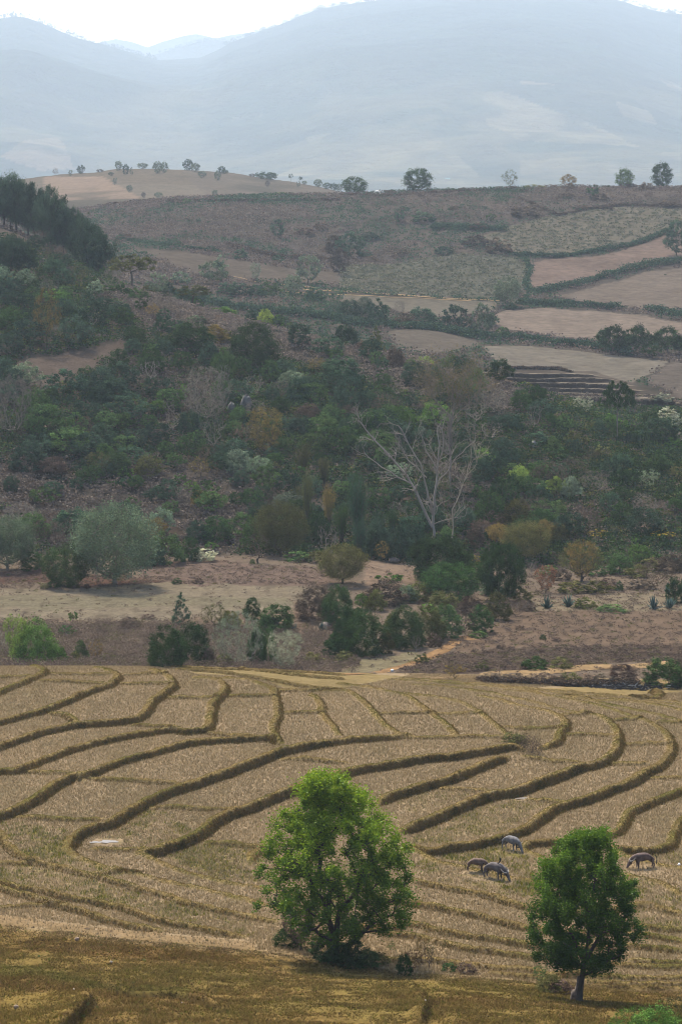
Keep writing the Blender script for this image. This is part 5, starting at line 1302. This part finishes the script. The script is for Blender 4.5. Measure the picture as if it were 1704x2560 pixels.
link('roof', mk_mesh('roof', [(-8, -4.5, 3.1), (8, -4.5, 3.1), (8, 0, 5.4), (-8, 0, 5.4), (-8, 4.5, 3.1), (8, 4.5, 3.1), (-8, 0, 3.1), (8, 0, 3.1)], [(0, 1, 2, 3), (3, 2, 5, 4), (0, 3, 4, 6), (1, 7, 5, 2)]), mat_plain('tin_roof', (.05, .11, .11)), hut)

M_PUD, ntp, outp = new_mat('puddle_water')
g = ntp.nodes.new('ShaderNodeBsdfPrincipled'); g.inputs['Base Color'].default_value = (.12, .10, .08, 1); g.inputs['Roughness'].default_value = .3; g.inputs['Specular IOR Level'].default_value = .25
ntp.links.new(g.outputs[0], outp.inputs['Surface'])
def patch(name, pan, cx, cy, w, d, mat, lift=.03, y0=176, y1=292, seed=1):
    ox, oy, s = PAN[pan]; X, Y, Z = ground_at(ox + cx / s, oy + cy / s, y0, y1)
    R = np.random.RandomState(seed); n = 40; ang = np.linspace(0, 2 * np.pi, n, endpoint=False)
    rr = 1 + .35 * np.sin(ang * 3 + seed) * .5 + .3 * np.sin(ang * 5 + 2 * seed) * .5 + .12 * R.uniform(-1, 1, n)
    px_ = X + w / 2 * rr * np.cos(ang); py = Y + d / 2 * rr * np.sin(ang); z = Z + lift
    V = [(X, Y, z)] + [(a, b, z) for a, b in zip(px_, py)]
    T = [(0, i + 1, (i + 1) % n + 1) for i in range(n)]
    return struct(link(name, mk_mesh(name, V, None, T), mat))
patch('puddle', 'A', 500, 858, 1.5, .9, M_PUD, .05, seed=2); patch('puddle', 'A', 440, 862, 1.1, .5, M_PUD, .05, seed=3); patch('puddle', 'B', 835, 660, 1.2, .7, M_PUD, .05, seed=4); patch('puddle', 'B', 822, 866, 1.0, .6, M_PUD, .05, seed=5)

def road(name, pan, pts, w, col, mat, y0, y1, lift=.05, broken=0):
    ox, oy, s = PAN[pan]
    W = [ground_at(ox + p[0] / s, oy + p[1] / s, y0, y1) for p in pts]
    C = catmull([(a[0], a[1]) for a in W], 1.2 if y1 < 500 else 6)
    d = np.gradient(C, axis=0); nrm = np.stack([-d[:, 1], d[:, 0]], 1); nrm /= np.linalg.norm(nrm, axis=1, keepdims=True) + 1e-9
    V = []; m = 5
    for k in range(m):
        f = (k / (m - 1) - .5) * w
        ww = f * (1 + .18 * vnoise(np.arange(len(C)) * .35, np.full(len(C), k * 3.3), 4) * 2)
        P = C + nrm * ww[:, None]
        V.append(np.stack([P[:, 0], P[:, 1], gz(P[:, 0], P[:, 1]) + lift - (.04 if k in (1, 3) else 0)], 1))
    V = np.stack(V, 1); n = len(C); i = (np.arange(n - 1)[:, None] * m + np.arange(m - 1)[None]).ravel()
    Q = np.stack([i, i + 1, i + m + 1, i + m], -1)
    cc = np.zeros((n, m, 3)) + np.array(col); cc *= (1 + .25 * vnoise(np.arange(n)[:, None] * .3 + np.zeros((n, m)), np.arange(m)[None] * 2.0 + np.zeros((n, m)), 8) * 2)[..., None]
    me = mk_mesh(name, V.reshape(-1, 3), Q, None, cc.reshape(-1, 3)); smooth_shade(me)
    return struct(link(name, me, mat))
RED = A_(154, 120, 92); TAN = A_(176, 148, 120)
road('dirt_road', 'D', [(590,738),(560,722),(520,752),(470,785),(440,800),(380,830),(300,855),(200,880),(110,892),(-40,896)], 1.7, RED, M_GRD, 286, 400)
road('dirt_road', 'D', [(330,925),(450,912),(600,905),(750,892),(900,885),(1050,872),(1200,862),(1350,860),(1600,835)], 3.4, A_(166, 136, 106), M_GRD, 286, 400, lift=.06)
road('dirt_path', 'H', [(-200,668),(0,678),(150,688),(300,697),(450,708),(600,716),(730,722)], 2.0, TAN, M_FAR, 760, 1000, .15)
road('dirt_path', 'H', [(-250,680),(0,694),(150,700),(300,706),(450,716),(600,722)], 1.4, TAN, M_FAR, 760, 1000, .15)
road('dirt_path', 'G', [(1040,608),(1100,615),(1200,640),(1330,650),(1450,662),(1600,680)], 1.6, TAN, M_FAR, 700, 1000, .15)
road('dirt_path', 'G', [(870,264),(950,262),(1050,262),(1200,263),(1400,258),(1568,250)], 3.5, A_(30, 28, 26) * 1.3, M_FAR, 1000, 1165, .15)
# ------------------------------------------------------------------ ground cover (uncountable)
def blades(name, X, Y, Z, h, w, col, per, R, spread=.5, label=None):
    """upright tapering blades: per per clump"""
    n = len(X) * per
    P = np.repeat(np.stack([X, Y, Z], 1), per, 0); h = np.repeat(h, per) * R.uniform(.55, 1.15, n); c = np.repeat(col, per, 0) * (1 + .22 * R.uniform(-1, 1, (n, 1)))
    P[:, :2] += R.normal(size=(n, 2)) * .035
    a = R.uniform(0, np.pi * 2, n); dx = np.stack([np.cos(a), np.sin(a), np.zeros(n)], 1) * (w * R.uniform(.6, 1.3, n))[:, None]
    tip = np.stack([R.normal(size=n) * spread * h, R.normal(size=n) * spread * h, h], 1)
    V = np.stack([P - dx / 2, P + dx / 2, P + tip], 1).reshape(-1, 3)
    T = np.arange(n * 3).reshape(-1, 3)
    me = mk_mesh(name, V, None, T, np.repeat(c, 3, 0))
    o = link(name, me, M_STUFF); o['kind'] = 'stuff'
    if label: o['label'] = label
    return o

R = np.random.RandomState(77)
def fan(n, y0, y1, amax=.144, powr=1.0):
    y = np.sqrt(R.uniform(y0 ** 2, y1 ** 2, n)); a = R.uniform(-amax, amax, n)
    return a * y, y
def S(arr, x, y): return b1.sample(x, y, arr)

# rice stubble
x, y = fan(330000, 178, 291)
u_ = U0 + F * x / y
z = gz(x, y); vv = VH - (z - CZ) * F / y
fgs = S(fgm, x, y); cmv = S(CM, x, y); fmv = S(FM, x, y)
ok = (fgs < .3) & (cmv < .08) & (fmv < .2) & ~inpoly(u_, vv, px('A', [(760,40),(1568,56),(1900,90),(1750,118),(1568,150),(1300,150),(1200,100),(900,85)])) & ~inpoly(u_, vv, px('B', [(700,135),(900,148),(1150,112),(1568,110),(1568,170),(1200,190)]))
strip_ = (vv > fg_edge(u_) - 22) & (u_ < 640)
for bx_, by_ in [(1236,2199),(1191,2182),(1277,2128),(1607,2172)]:
    gx, gy, _ = ground_at(bx_, by_, 190, 240); ok &= ~(((x - gx) ** 2 + (y - gy + .6) ** 2 < 1.6 ** 2) & (R.uniform(size=len(x)) < .6))
ok &= ~(strip_ & (R.uniform(size=len(x)) < .85))
for (pan, pg) in [('A', [(400,868),(440,842),(560,845),(575,868),(480,880)]), ('B', [(780,652),(800,645),(880,655),(870,672),(800,670)])]:
    ok &= ~inpoly(u_, vv, px(pan, pg))
x, y, z = x[ok], y[ok], z[ok]; wv_ = S(wetn, x, y)
pn = .6 * vnoise(x * .5, y * .3, 5) + .4 * vnoise(x * 2.2, y * 1.4, 6) + 1.1 * vnoise(x * .09, y * .12, 14)
col = A_(192, 166, 134)[None] * (1 + .28 * pn[:, None])
t = R.uniform(size=len(x))[:, None]
col = np.where(t < .30, A_(206, 182, 152)[None], col); col = np.where(t > .82, A_(156, 132, 104)[None], col)
g = (R.uniform(size=len(x)) < wv_ * .75)[:, None]
col = np.where(g, np.where(R.uniform(size=(len(x), 1)) < .45, A_(150, 140, 48)[None], A_(118, 122, 66)[None]), col)
hgt = .19 + .10 * R.uniform(size=len(x)) + .09 * wv_
blades('rice_stubble', x, y, z - .02, hgt * .9, .06, col, 3, R, .25, "dry rice stubble covering the terraced paddies")

# grass on the banks: tufts on crest, hanging on faces
x, y = fan(1500000, 176, 291)
cmv = S(CM, x, y); fmv = S(FM, x, y); fgs = S(fgm, x, y)
k = R.uniform(size=len(x)) < np.maximum(cmv * .75, fmv * .95)
x, y, cmv, fmv = x[k], y[k], cmv[k], fmv[k]; z = gz(x, y)
cn = vnoise(x * .35, y * .35, 12)[:, None] + .3 * R.normal(size=(len(x), 1)) * .5
cc = np.where(cn > .05, A_(144, 132, 76)[None], A_(178, 150, 104)[None]) * (1 + .2 * R.uniform(-1, 1, (len(x), 1)))
fc = np.where(R.uniform(size=(len(x), 1)) < .3, A_(112, 106, 62)[None], A_(140, 112, 74)[None]) * (1 + .3 * R.uniform(-1, 1, (len(x), 1)))
isf = (fmv > .3)[:, None]
blades('bank_grass', x, y, z - .02, np.where(isf[:, 0], .18, .09), .06, np.where(isf, fc, cc), 3, R, .45, "dry grass on the paddy banks")

# short grass and weeds on the near slope
x, y = fan(520000, 120, 200)
k = S(fgm, x, y) > .4; x, y = x[k], y[k]; z = gz(x, y)
base = b1.sample(x, y, c1[..., 0]), b1.sample(x, y, c1[..., 1]), b1.sample(x, y, c1[..., 2])
gc = np.stack(base, 1) * (1.0 + .55 * R.uniform(-1, 1, (len(x), 1)))
gn = vnoise(x * .8, y * .5, 31) + .5 * vnoise(x * .2, y * .2, 32)
dens = R.uniform(size=len(x)) < .45 + .8 * gn
x, y, z, gc, gn = x[dens], y[dens], z[dens], gc[dens], gn[dens]
gt = R.uniform(size=(len(x), 1))
gc = np.where(gt < .10, A_(112, 116, 40)[None] * .8, gc); gc = np.where(gt > .93, A_(60, 44, 30)[None], gc)
blades('slope_grass', x, y, z - .01, .07 + .08 * R.uniform(size=len(x)) + .10 * np.clip(gn, 0, 1), .05, gc, 3, R, .8, "short brownish grass on the near slope")

# leafy undergrowth: tiny clumps of leaves
def clumps(name, X, Y, Z, hh, ww, col, n, ls, R, label):
    m = len(X); N_ = m * n
    P = np.repeat(np.stack([X, Y, Z], 1), n, 0)
    H = np.repeat(hh, n); W_ = np.repeat(ww, n)
    P = P + np.stack([R.normal(size=N_) * W_ * .45, R.normal(size=N_) * W_ * .45, R.uniform(0, 1, N_) ** .7 * H], 1)
    V, Q = leaf_quads(P, np.repeat(ls, n) if np.ndim(ls) else np.full(N_, ls), R, aspect=.75)
    c = np.repeat(col, n, 0) * (1 + .3 * R.uniform(-1, 1, (N_, 1)))
    o = link(name, mk_mesh(name, V, Q, None, np.repeat(c, 4, 0)), M_STUFF); o['kind'] = 'stuff'; o['label'] = label

PAL = {k: np.array(v[0]) for k, v in PALETTE.items()}
x, y = fan(15500, 397, 615, .14)
z = gz(x, y); u_ = U0 + F * x / y; vv = VH - (z - CZ) * F / y
bare = np.zeros(len(x), bool)
for pan, pg in [('E', [(60,370),(250,350),(430,310),(560,265),(600,320),(480,370),(400,440),(330,480),(200,500),(60,480)]), ('N', [(1000,1100),(1100,960),(1200,940),(1380,980),(1300,1060),(1150,1130),(1050,1160)]), ('G', [(0,290),(120,390),(300,460),(500,560),(480,590),(300,520),(100,440),(0,400)])]:
    bare |= inpoly(u_, vv, px(pan, pg))
bare |= inpoly(u_, vv, px('E', [(850,130),(1000,130),(1180,150),(1400,210),(1500,280),(1300,260),(1100,200),(850,180)])) & (R.uniform(size=len(x)) < .5)
x, y, z, u_, vv = x[~bare], y[~bare], z[~bare], u_[~bare], vv[~bare]
gn = fbm(x * .035, y * .03, 4, 61) + .25 * R.normal(size=len(x)) * .6 - .06
top_ = inpoly(u_, vv, [(280,700),(480,735),(640,755),(760,815),(860,840),(1010,875),(1130,910),(1290,965),(1290,1040),(1100,1000),(900,960),(700,900),(520,880),(380,830),(300,780)])
dry = smooth(-.15, .3, -gn + top_ * .55 - .16 + inpoly(u_, vv, px('C', [(0,-20),(420,60),(1100,120),(1100,330),(0,330)])) * .35 + inpoly(u_, vv, px('N', [(500,520),(1568,650),(1568,1000),(500,1000)])) * .25)[:, None]
green = np.where(R.uniform(size=(len(x), 1)) < .5, PAL['teal'], PAL['dark']) * .75
green = np.where(R.uniform(size=(len(x), 1)) < .22, PAL['mid'] * .9, green); green = np.where(R.uniform(size=(len(x), 1)) < .10, PAL['olive'], green)
dryc = np.where(R.uniform(size=(len(x), 1)) < .6, np.array([.088, .072, .062]), np.array([.125, .100, .080]))
isd = R.uniform(size=(len(x), 1)) < dry
dryc = dryc * (1 + .35 * top_[:, None]); green = green * np.where((vv > 1080)[:, None] & (vv < 1400)[:, None], .8, 1.0)
cc = np.where(isd, dryc, green)
clumps('scrub_undergrowth', x, y, z, np.where(isd[:, 0], .8, 1.1) * R.uniform(.5, 1.4, len(x)), np.where(isd[:, 0], 1.5, 1.7) * R.uniform(.7, 1.3, len(x)), cc, 30, .40, R, "dense undergrowth covering the scrub hill")

# brown weeds on the valley floor
x, y = fan(26000, 292, 402, .14)
z = gz(x, y); u_ = U0 + F * x / y; vv = VH - (z - CZ) * F / y
w1 = inpoly(u_, vv, px('C', [(-100,660),(700,655),(1400,680),(1640,700),(1640,900),(-100,900)])); w2 = inpoly(u_, vv, px('C', [(-100,425),(780,450),(780,475),(500,490),(-100,500)]))
w3 = inpoly(u_, vv, px('D', [(240,880),(480,800),(900,770),(1600,760),(1600,835),(1360,840),(900,870),(400,900)])); w4 = inpoly(u_, vv, px('C', [(640,390),(1500,400),(1500,480),(800,480)]))
w5 = u_ > 1100
pk = .07 + .9 * w1 + .5 * w2 + .7 * w3 + .4 * w4 + .25 * w5 * (vv < 1620)
k = R.uniform(size=len(x)) < pk
x, y, z, w1, w3 = x[k], y[k], z[k], w1[k], w3[k]
tn = R.uniform(size=(len(x), 1)); cc = np.where(tn < .6, np.array([.105, .078, .062]), np.array([.16, .12, .085])); cc = np.where(tn > .92, PAL['olive'], cc); cc = np.where(w3[:, None] & (tn < .5), np.array([.07, .05, .042]), cc)
clumps('dry_weeds', x, y, z, np.where(w1, .75, .28) * R.uniform(.4, 1.5, len(x)), np.where(w1, .7, .5), cc, 22, .14, R, "dry brown weeds on the valley floor")

# rough brown growth on the far slope
x, y = fan(26000, 640, 1150, .14)
z = gz(x, y); u_ = U0 + F * x / y; vv = VH - (z - CZ) * F / y
fld = np.zeros(len(x), bool); leafy = np.zeros(len(x), bool)
for pan, pg, cl_ in FIELDS:
    m = inpoly(u_, vv, px(pan, pg)); fld |= m
    if cl_ in ((124,108,82), (104,100,78)): leafy |= m
k = ((~fld) & (R.uniform(size=len(x)) < .85)) | leafy
k &= ~inpoly(u_, vv, px('F', [(600,400),(1160,410),(1600,560),(1600,640),(600,640)]))
x, y, z, leafy = x[k], y[k], z[k], leafy[k]
gn = fbm(x * .03, y * .02, 4, 66); tn = R.uniform(size=(len(x), 1))
cc = np.where((gn[:, None] + .4 * (tn - .5)) > .12, PAL['teal'], np.where(tn < .5, np.array([.10, .076, .066]), np.array([.13, .10, .08])))
cc = np.where(leafy[:, None], np.where(tn < .5, np.array([.12, .115, .075]), np.array([.085, .09, .06])), cc)
clumps('far_scrub', x, y, z, np.where(leafy, .5, 1.0) * R.uniform(.5, 1.5, len(x)), np.where(leafy, 1.2, 1.8), cc, 9, .62, R, "rough brown growth on the far slope")

# ------------------------------------------------------------------ scattered shrubs of the hill, each its own thing
HILLPG = [(0,640),(120,600),(300,700),(480,745),(640,770),(760,825),(860,850),(1010,885),(1130,920),(1290,975),(1430,1050),(1560,1090),(1704,1090),(1704,1330),(1560,1350),(1420,1330),(1250,1370),(900,1400),(500,1385),(420,1390),(0,1390)]
hu = np.array([p[0] for p in HILLPG]); cnt = 0; placed = [(t[2], t[3] - t[4] * .4) for t in THINGS]
rr = random.Random(99)
tries = 0
while cnt < 280 and tries < 14000:
    tries += 1
    u, v = rr.uniform(-5, 1709), rr.uniform(600, 1385)
    if not inpoly(np.array([u]), np.array([v]), HILLPG)[0]: continue
    if inpoly(np.array([u]), np.array([v]), px('E', [(60,350),(560,250),(610,320),(480,380),(400,460),(200,510),(60,490)]))[0]: continue
    if inpoly(np.array([u]), np.array([v]), px('N', [(1000,1120),(1100,950),(1380,980),(1300,1080),(1050,1160)]))[0]: continue
    if inpoly(np.array([u]), np.array([v]), px('C', [(0,60),(400,60),(600,130),(1100,150),(1100,230),(400,300),(0,180)]))[0] and rr.random() < .8: continue
    if u > 1230 and v < 1030: continue
    if v < 1000 and u > 280 and rr.random() < .45: continue
    h = rr.choice([34, 40, 46, 55, 62, 72]) ; w = h * rr.uniform(.8, 1.35)
    if min((u - a) ** 2 + (1.2 * (v - h * .4 - b)) ** 2 for a, b in placed) < (h * .48) ** 2: continue
    placed.append((u, v - h * .4))
    g_ = fbm(np.array([u * .006]), np.array([v * .008]), 3, 44)[0]
    t = rr.random()
    if t < .06: sp, c = 'bare', 'gtwig'
    elif t < .16: sp, c = 'twig', 'gtwig' if rr.random() < .5 else 'brown'
    elif t < .22 + max(0, g_) * .3: sp, c = rr.choice(['bush', 'sparse', 'thin']), rr.choice(['brown', 'olive', 'ochre', 'brown'])
    elif t < .36: sp, c = rr.choice(['col', 'bush', 'egg']), rr.choice(['mid', 'bright', 'grg', 'mid'])
    else: sp, c = rr.choice(['bush', 'round', 'egg', 'round', 'bush']), rr.choice(['teal', 'teal', 'dark', 'mid', 'teal'])
    plant('P', u, v, h, w, sp, c, y0=396, y1=640, group="shrubs and small trees scattered over the scrub hill"); cnt += 1

# ------------------------------------------------------------------ trees standing on the distant mountain crest
def crest_tree(b, rowi, u, hp, wp, sp):
    Y = b.rows[rowi]; X = (u - U0) / F * Y; Z = float(b.sample([X], [Y])[0]) + CZ
    wood, leaf = proto(sp, rr.randint(0, 2), 0)
    o = link('tree', leaf); H = hp * Y / F; Wd = wp * Y / F
    o.scale = (Wd, Wd, H); o.location = (X, Y, Z - .12 * H); o.rotation_euler = (0, 0, rr.uniform(0, 6)); o.color = (.035, .055, .035, 1)
    o['category'] = 'tree'; o['group'] = 'trees on the mountain crest'; o['label'] = 'hazy tree among many along the ' + ('crest of the low middle mountain' if b is MB2 else 'left mountain shoulder' if u < 400 else 'steep rise of the main mountain' if u < 850 else 'top of the main mountain' if u < 1200 else 'upper right mountain corner')
ri = int(np.argmax(MB1.rows >= 10499))
uu = 4.0
while uu < 640:
    if not (400 < uu < 560): crest_tree(MB1, ri - rr.randint(0, 2), uu, rr.uniform(7, 17), rr.uniform(8, 18), rr.choice(['round', 'egg', 'bush', 'umb']))
    uu += rr.uniform(5, 15)
uu = 640
while uu < 1704:
    if not (1040 < uu < 1540): crest_tree(MB1, ri - rr.randint(0, 2), uu, rr.uniform(7, 15), rr.uniform(9, 17), rr.choice(['round', 'egg', 'bush', 'umb']))
    uu += rr.uniform(5, 13)
ri2 = int(np.argmax(MB2.rows >= 11999)); uu = 400
while uu < 600: crest_tree(MB2, ri2, uu, rr.uniform(5, 9), rr.uniform(6, 14), rr.choice(['round', 'bush'])); uu += rr.uniform(7, 16)

# ------------------------------------------------------------------ the big bare tree and its yellowish neighbour
def limb_tree(name, u, v, dist, limbs, twigs, bark, leafspec, label, seed, kpx):
    """limbs: polylines in photo pixels relative to the base (dx, up, depth) with radii; twigs grow from them"""
    R = np.random.RandomState(seed)
    X, Y, Z = ground_at(u, v, *dist); k = Y / F
    P0 = []; P1 = []; r0 = []; r1 = []; ends = []
    for pts, ra, rb in limbs:
        C = catmull(np.array(pts, float) * k, 1.1); n = len(C); C[:, 0] += .10 * R.normal(size=n) * (np.arange(n) > 0); C[:, 2] += .12 * R.normal(size=n) * (np.arange(n) > 0)
        rad = np.linspace(ra, rb, n) * k * .78; C = C[:, [0, 2, 1]]
        for i in range(n - 1): P0.append(C[i]); P1.append(C[i + 1]); r0.append(rad[i]); r1.append(rad[i + 1])
        for i in range(int(n * .3), n): ends.append((C[i], C[min(i, n - 1)] - C[max(i - 1, 0)], rad[i]))
    tips = []
    def twig(p, d, r, L, depth):
        d = d / (np.linalg.norm(d) + 1e-9); n = 4; q = p
        for i in range(n):
            d = d + R.normal(size=3) * .16 + np.array([0, 0, .13]); d /= np.linalg.norm(d)
            q2 = q + d * L / n
            P0.append(q); P1.append(q2); r0.append(max(r * (1 - i / n * .6), .012)); r1.append(max(r * (1 - (i + 1) / n * .6), .010)); q = q2
            if depth and R.uniform() < .75:
                s = np.cross(d, R.normal(size=3)); s /= np.linalg.norm(s) + 1e-9
                twig(q, d * .6 + s * .9, r * .6, L * .6, depth - 1)
        tips.append(q)
    for _ in range(twigs):
        p, d, r = ends[R.randint(len(ends))]
        s = np.cross(d, R.normal(size=3)); s /= np.linalg.norm(s) + 1e-9
        dn = d / (np.linalg.norm(d) + 1e-9)
        twig(p, dn * .5 + s * .8 + np.array([0, 0, .2]), max(r * .5, .03), R.uniform(1.2, 3.4), 2)
    root = link(name, None, loc=(X, Y, Z - .1)); root['label'] = label; root['category'] = 'tree'
    wv, wq = tubes(P0, P1, r0, r1, 5)
    t = link('trunk', mk_mesh('trunk', wv, wq), M_BARK, root); t.color = bark
    if leafspec:
        n, ls, c = leafspec; tp = np.array(tips)
        hi = tp[tp[:, 2] > np.percentile(tp[:, 2], 25)]
        L = hi[R.randint(0, len(hi), n)] + R.normal(size=(n, 3)) * .45
        V, Q = leaf_quads(L, ls, R); cr = link('crown', mk_mesh('crown', V, Q, None, leafcol(n, R)), M_LEAF, root); cr.color = (*c, 1)
    return root
# base of the white tree sits behind the pines at photo (1080, 1352)
limb_tree('bare_tree', 1081, 1372, (395, 470),
  [([(0,0,0),(1,60,0),(2,105,0),(8,150,0),(12,185,4),(14,220,6),(16,260,6),(14,310,10)], 5.2, 1.6),
   ([(0,55,0),(-14,80,6),(-32,120,10),(-55,165,14),(-80,200,16),(-110,235,16),(-145,270,14),(-170,300,10),(-182,320,8)], 5.4, 1.5),
   ([(-50,160,14),(-85,180,6),(-125,205,0),(-160,228,-6),(-170,245,-8)], 2.6, .9),
   ([(0,90,0),(-10,130,-8),(-20,175,-12),(-32,215,-16),(-52,250,-18),(-70,285,-18),(-85,310,-16)], 3.6, 1.1),
   ([(10,165,2),(28,185,10),(48,205,14),(60,230,16),(85,250,16),(105,270,14)], 2.4, .8),
   ([(-16,180,-10),(-40,205,-2),(-64,222,4),(-75,250,6)], 1.8, .7),
   ([(12,200,4),(-6,230,10),(-22,262,14),(-34,300,12)], 2.0, .7),
   ([(14,220,6),(26,255,0),(24,300,-4),(34,340,-4)], 1.8, .7),
   ([(0,100,0),(18,112,-4),(34,122,-8)], 1.3, .6),
   ([(2,62,0),(30,74,-6),(60,80,-10),(80,84,-12)], 1.3, .5)],
  70, (.22, .19, .165, 1), None, "big leafless whitish tree spreading its long limbs at the hill foot", 5, 1)
limb_tree('bare_tree', 1122, 1372, (395, 470),
  [([(0,0,0),(10,50,0),(12,100,0),(26,140,2),(42,180,4),(50,220,6),(58,262,8)], 2.6, .9), ([(26,140,2),(40,180,-6),(55,215,-10),(66,230,-12)], 1.6, .6), ([(44,185,4),(62,200,10),(72,225,12)], 1.2, .5)],
  16, (.26, .22, .17, 1), None, "slim pale leafless tree leaning right beside the big whitish one", 6, 1)
limb_tree('tree', 1124, 1340, (440, 500),
  [([(0,0,0),(2,60,0),(0,120,0),(4,170,0),(8,210,0),(6,250,2)], 4.0, 1.6), ([(4,165,0),(30,195,8),(60,222,12),(85,250,12)], 2.0, .7), ([(4,175,0),(-25,205,8),(-48,240,12),(-60,270,12)], 2.0, .7), ([(8,210,0),(30,250,-8),(40,290,-10)], 1.6, .6), ([(8,220,0),(-15,260,-6),(-20,300,-8)], 1.6, .6)],
  150, (.17, .14, .12, 1), (7000, .17, (.15, .115, .045)), "tall tree with thin yellow-brown leaves right behind the whitish leafless tree", 9, 1)

# ------------------------------------------------------------------ unique labels
def finish_labels():
    lab = {}
    for t in THINGS:
        o, d, u, v, hp, own = t
        full = d if own else d + ' ' + place_words(u, v)
        lab.setdefault(full, []).append(t)
    used = set()
    for full, L in lab.items():
        if len(L) == 1:
            L[0][0]['label'] = full; continue
        L.sort(key=lambda t: t[2])
        n = len(L)
        ords = ['leftmost', 'second from left', 'third from left', 'fourth from left', 'fifth from left', 'sixth from left', 'seventh from left', 'eighth from left', 'ninth from left']
        # split by size words first where one clearly stands out
        big = max(L, key=lambda t: t[4])
        rest = [t for t in L if t is not big]
        if big[4] > 1.35 * max(t[4] for t in rest):
            big[0]['label'] = "biggest " + full; L = rest; n = len(L)
            if n == 1: L[0][0]['label'] = "smaller " + full; continue
        for i, t in enumerate(L):
            w = 'rightmost' if i == n - 1 else ords[min(i, 8)]
            s = f"{w} {full}".split()
            if sum(q.count('-') + 1 for q in s) > 15: s = [q for q in s if q not in ('small', 'medium', 'tall', 'very', 'from', 'big')]
            t[0]['label'] = ' '.join(s[:16])
    for t in THINGS:
        s = t[0]['label'].split()
        if sum(q.count('-') + 1 for q in s) > 15: t[0]['label'] = ' '.join(q for q in s if q not in ('small', 'medium', 'tall', 'very', 'big', 'tree', 'dull', 'bluish'))
finish_labels()
# ------------------------------------------------------------------ haze
hb_lo, hb_hi, hy0, hy1, hx = CZ - 175.0, CZ + 870.0, -60.0, 14600.0, 4200.0
hv = [(x, y, z) for z in (hb_lo, hb_hi) for y in (hy0, hy1) for x in (-hx, hx)]
hq = [(0, 2, 3, 1), (4, 5, 7, 6), (0, 1, 5, 4), (2, 6, 7, 3), (0, 4, 6, 2), (1, 3, 7, 5)]
mh, nth, outh = new_mat('haze_air')
pv = nth.nodes.new('ShaderNodeVolumePrincipled')
pv.inputs['Color'].default_value = (0.67, 0.81, 1.0, 1)
pv.inputs['Density'].default_value = 0.68e-4
pv.inputs['Anisotropy'].default_value = 0.25
nth.links.new(pv.outputs[0], outh.inputs['Volume'])
haze = struct(link('haze', mk_mesh('haze', hv, hq), mh), 'stuff')
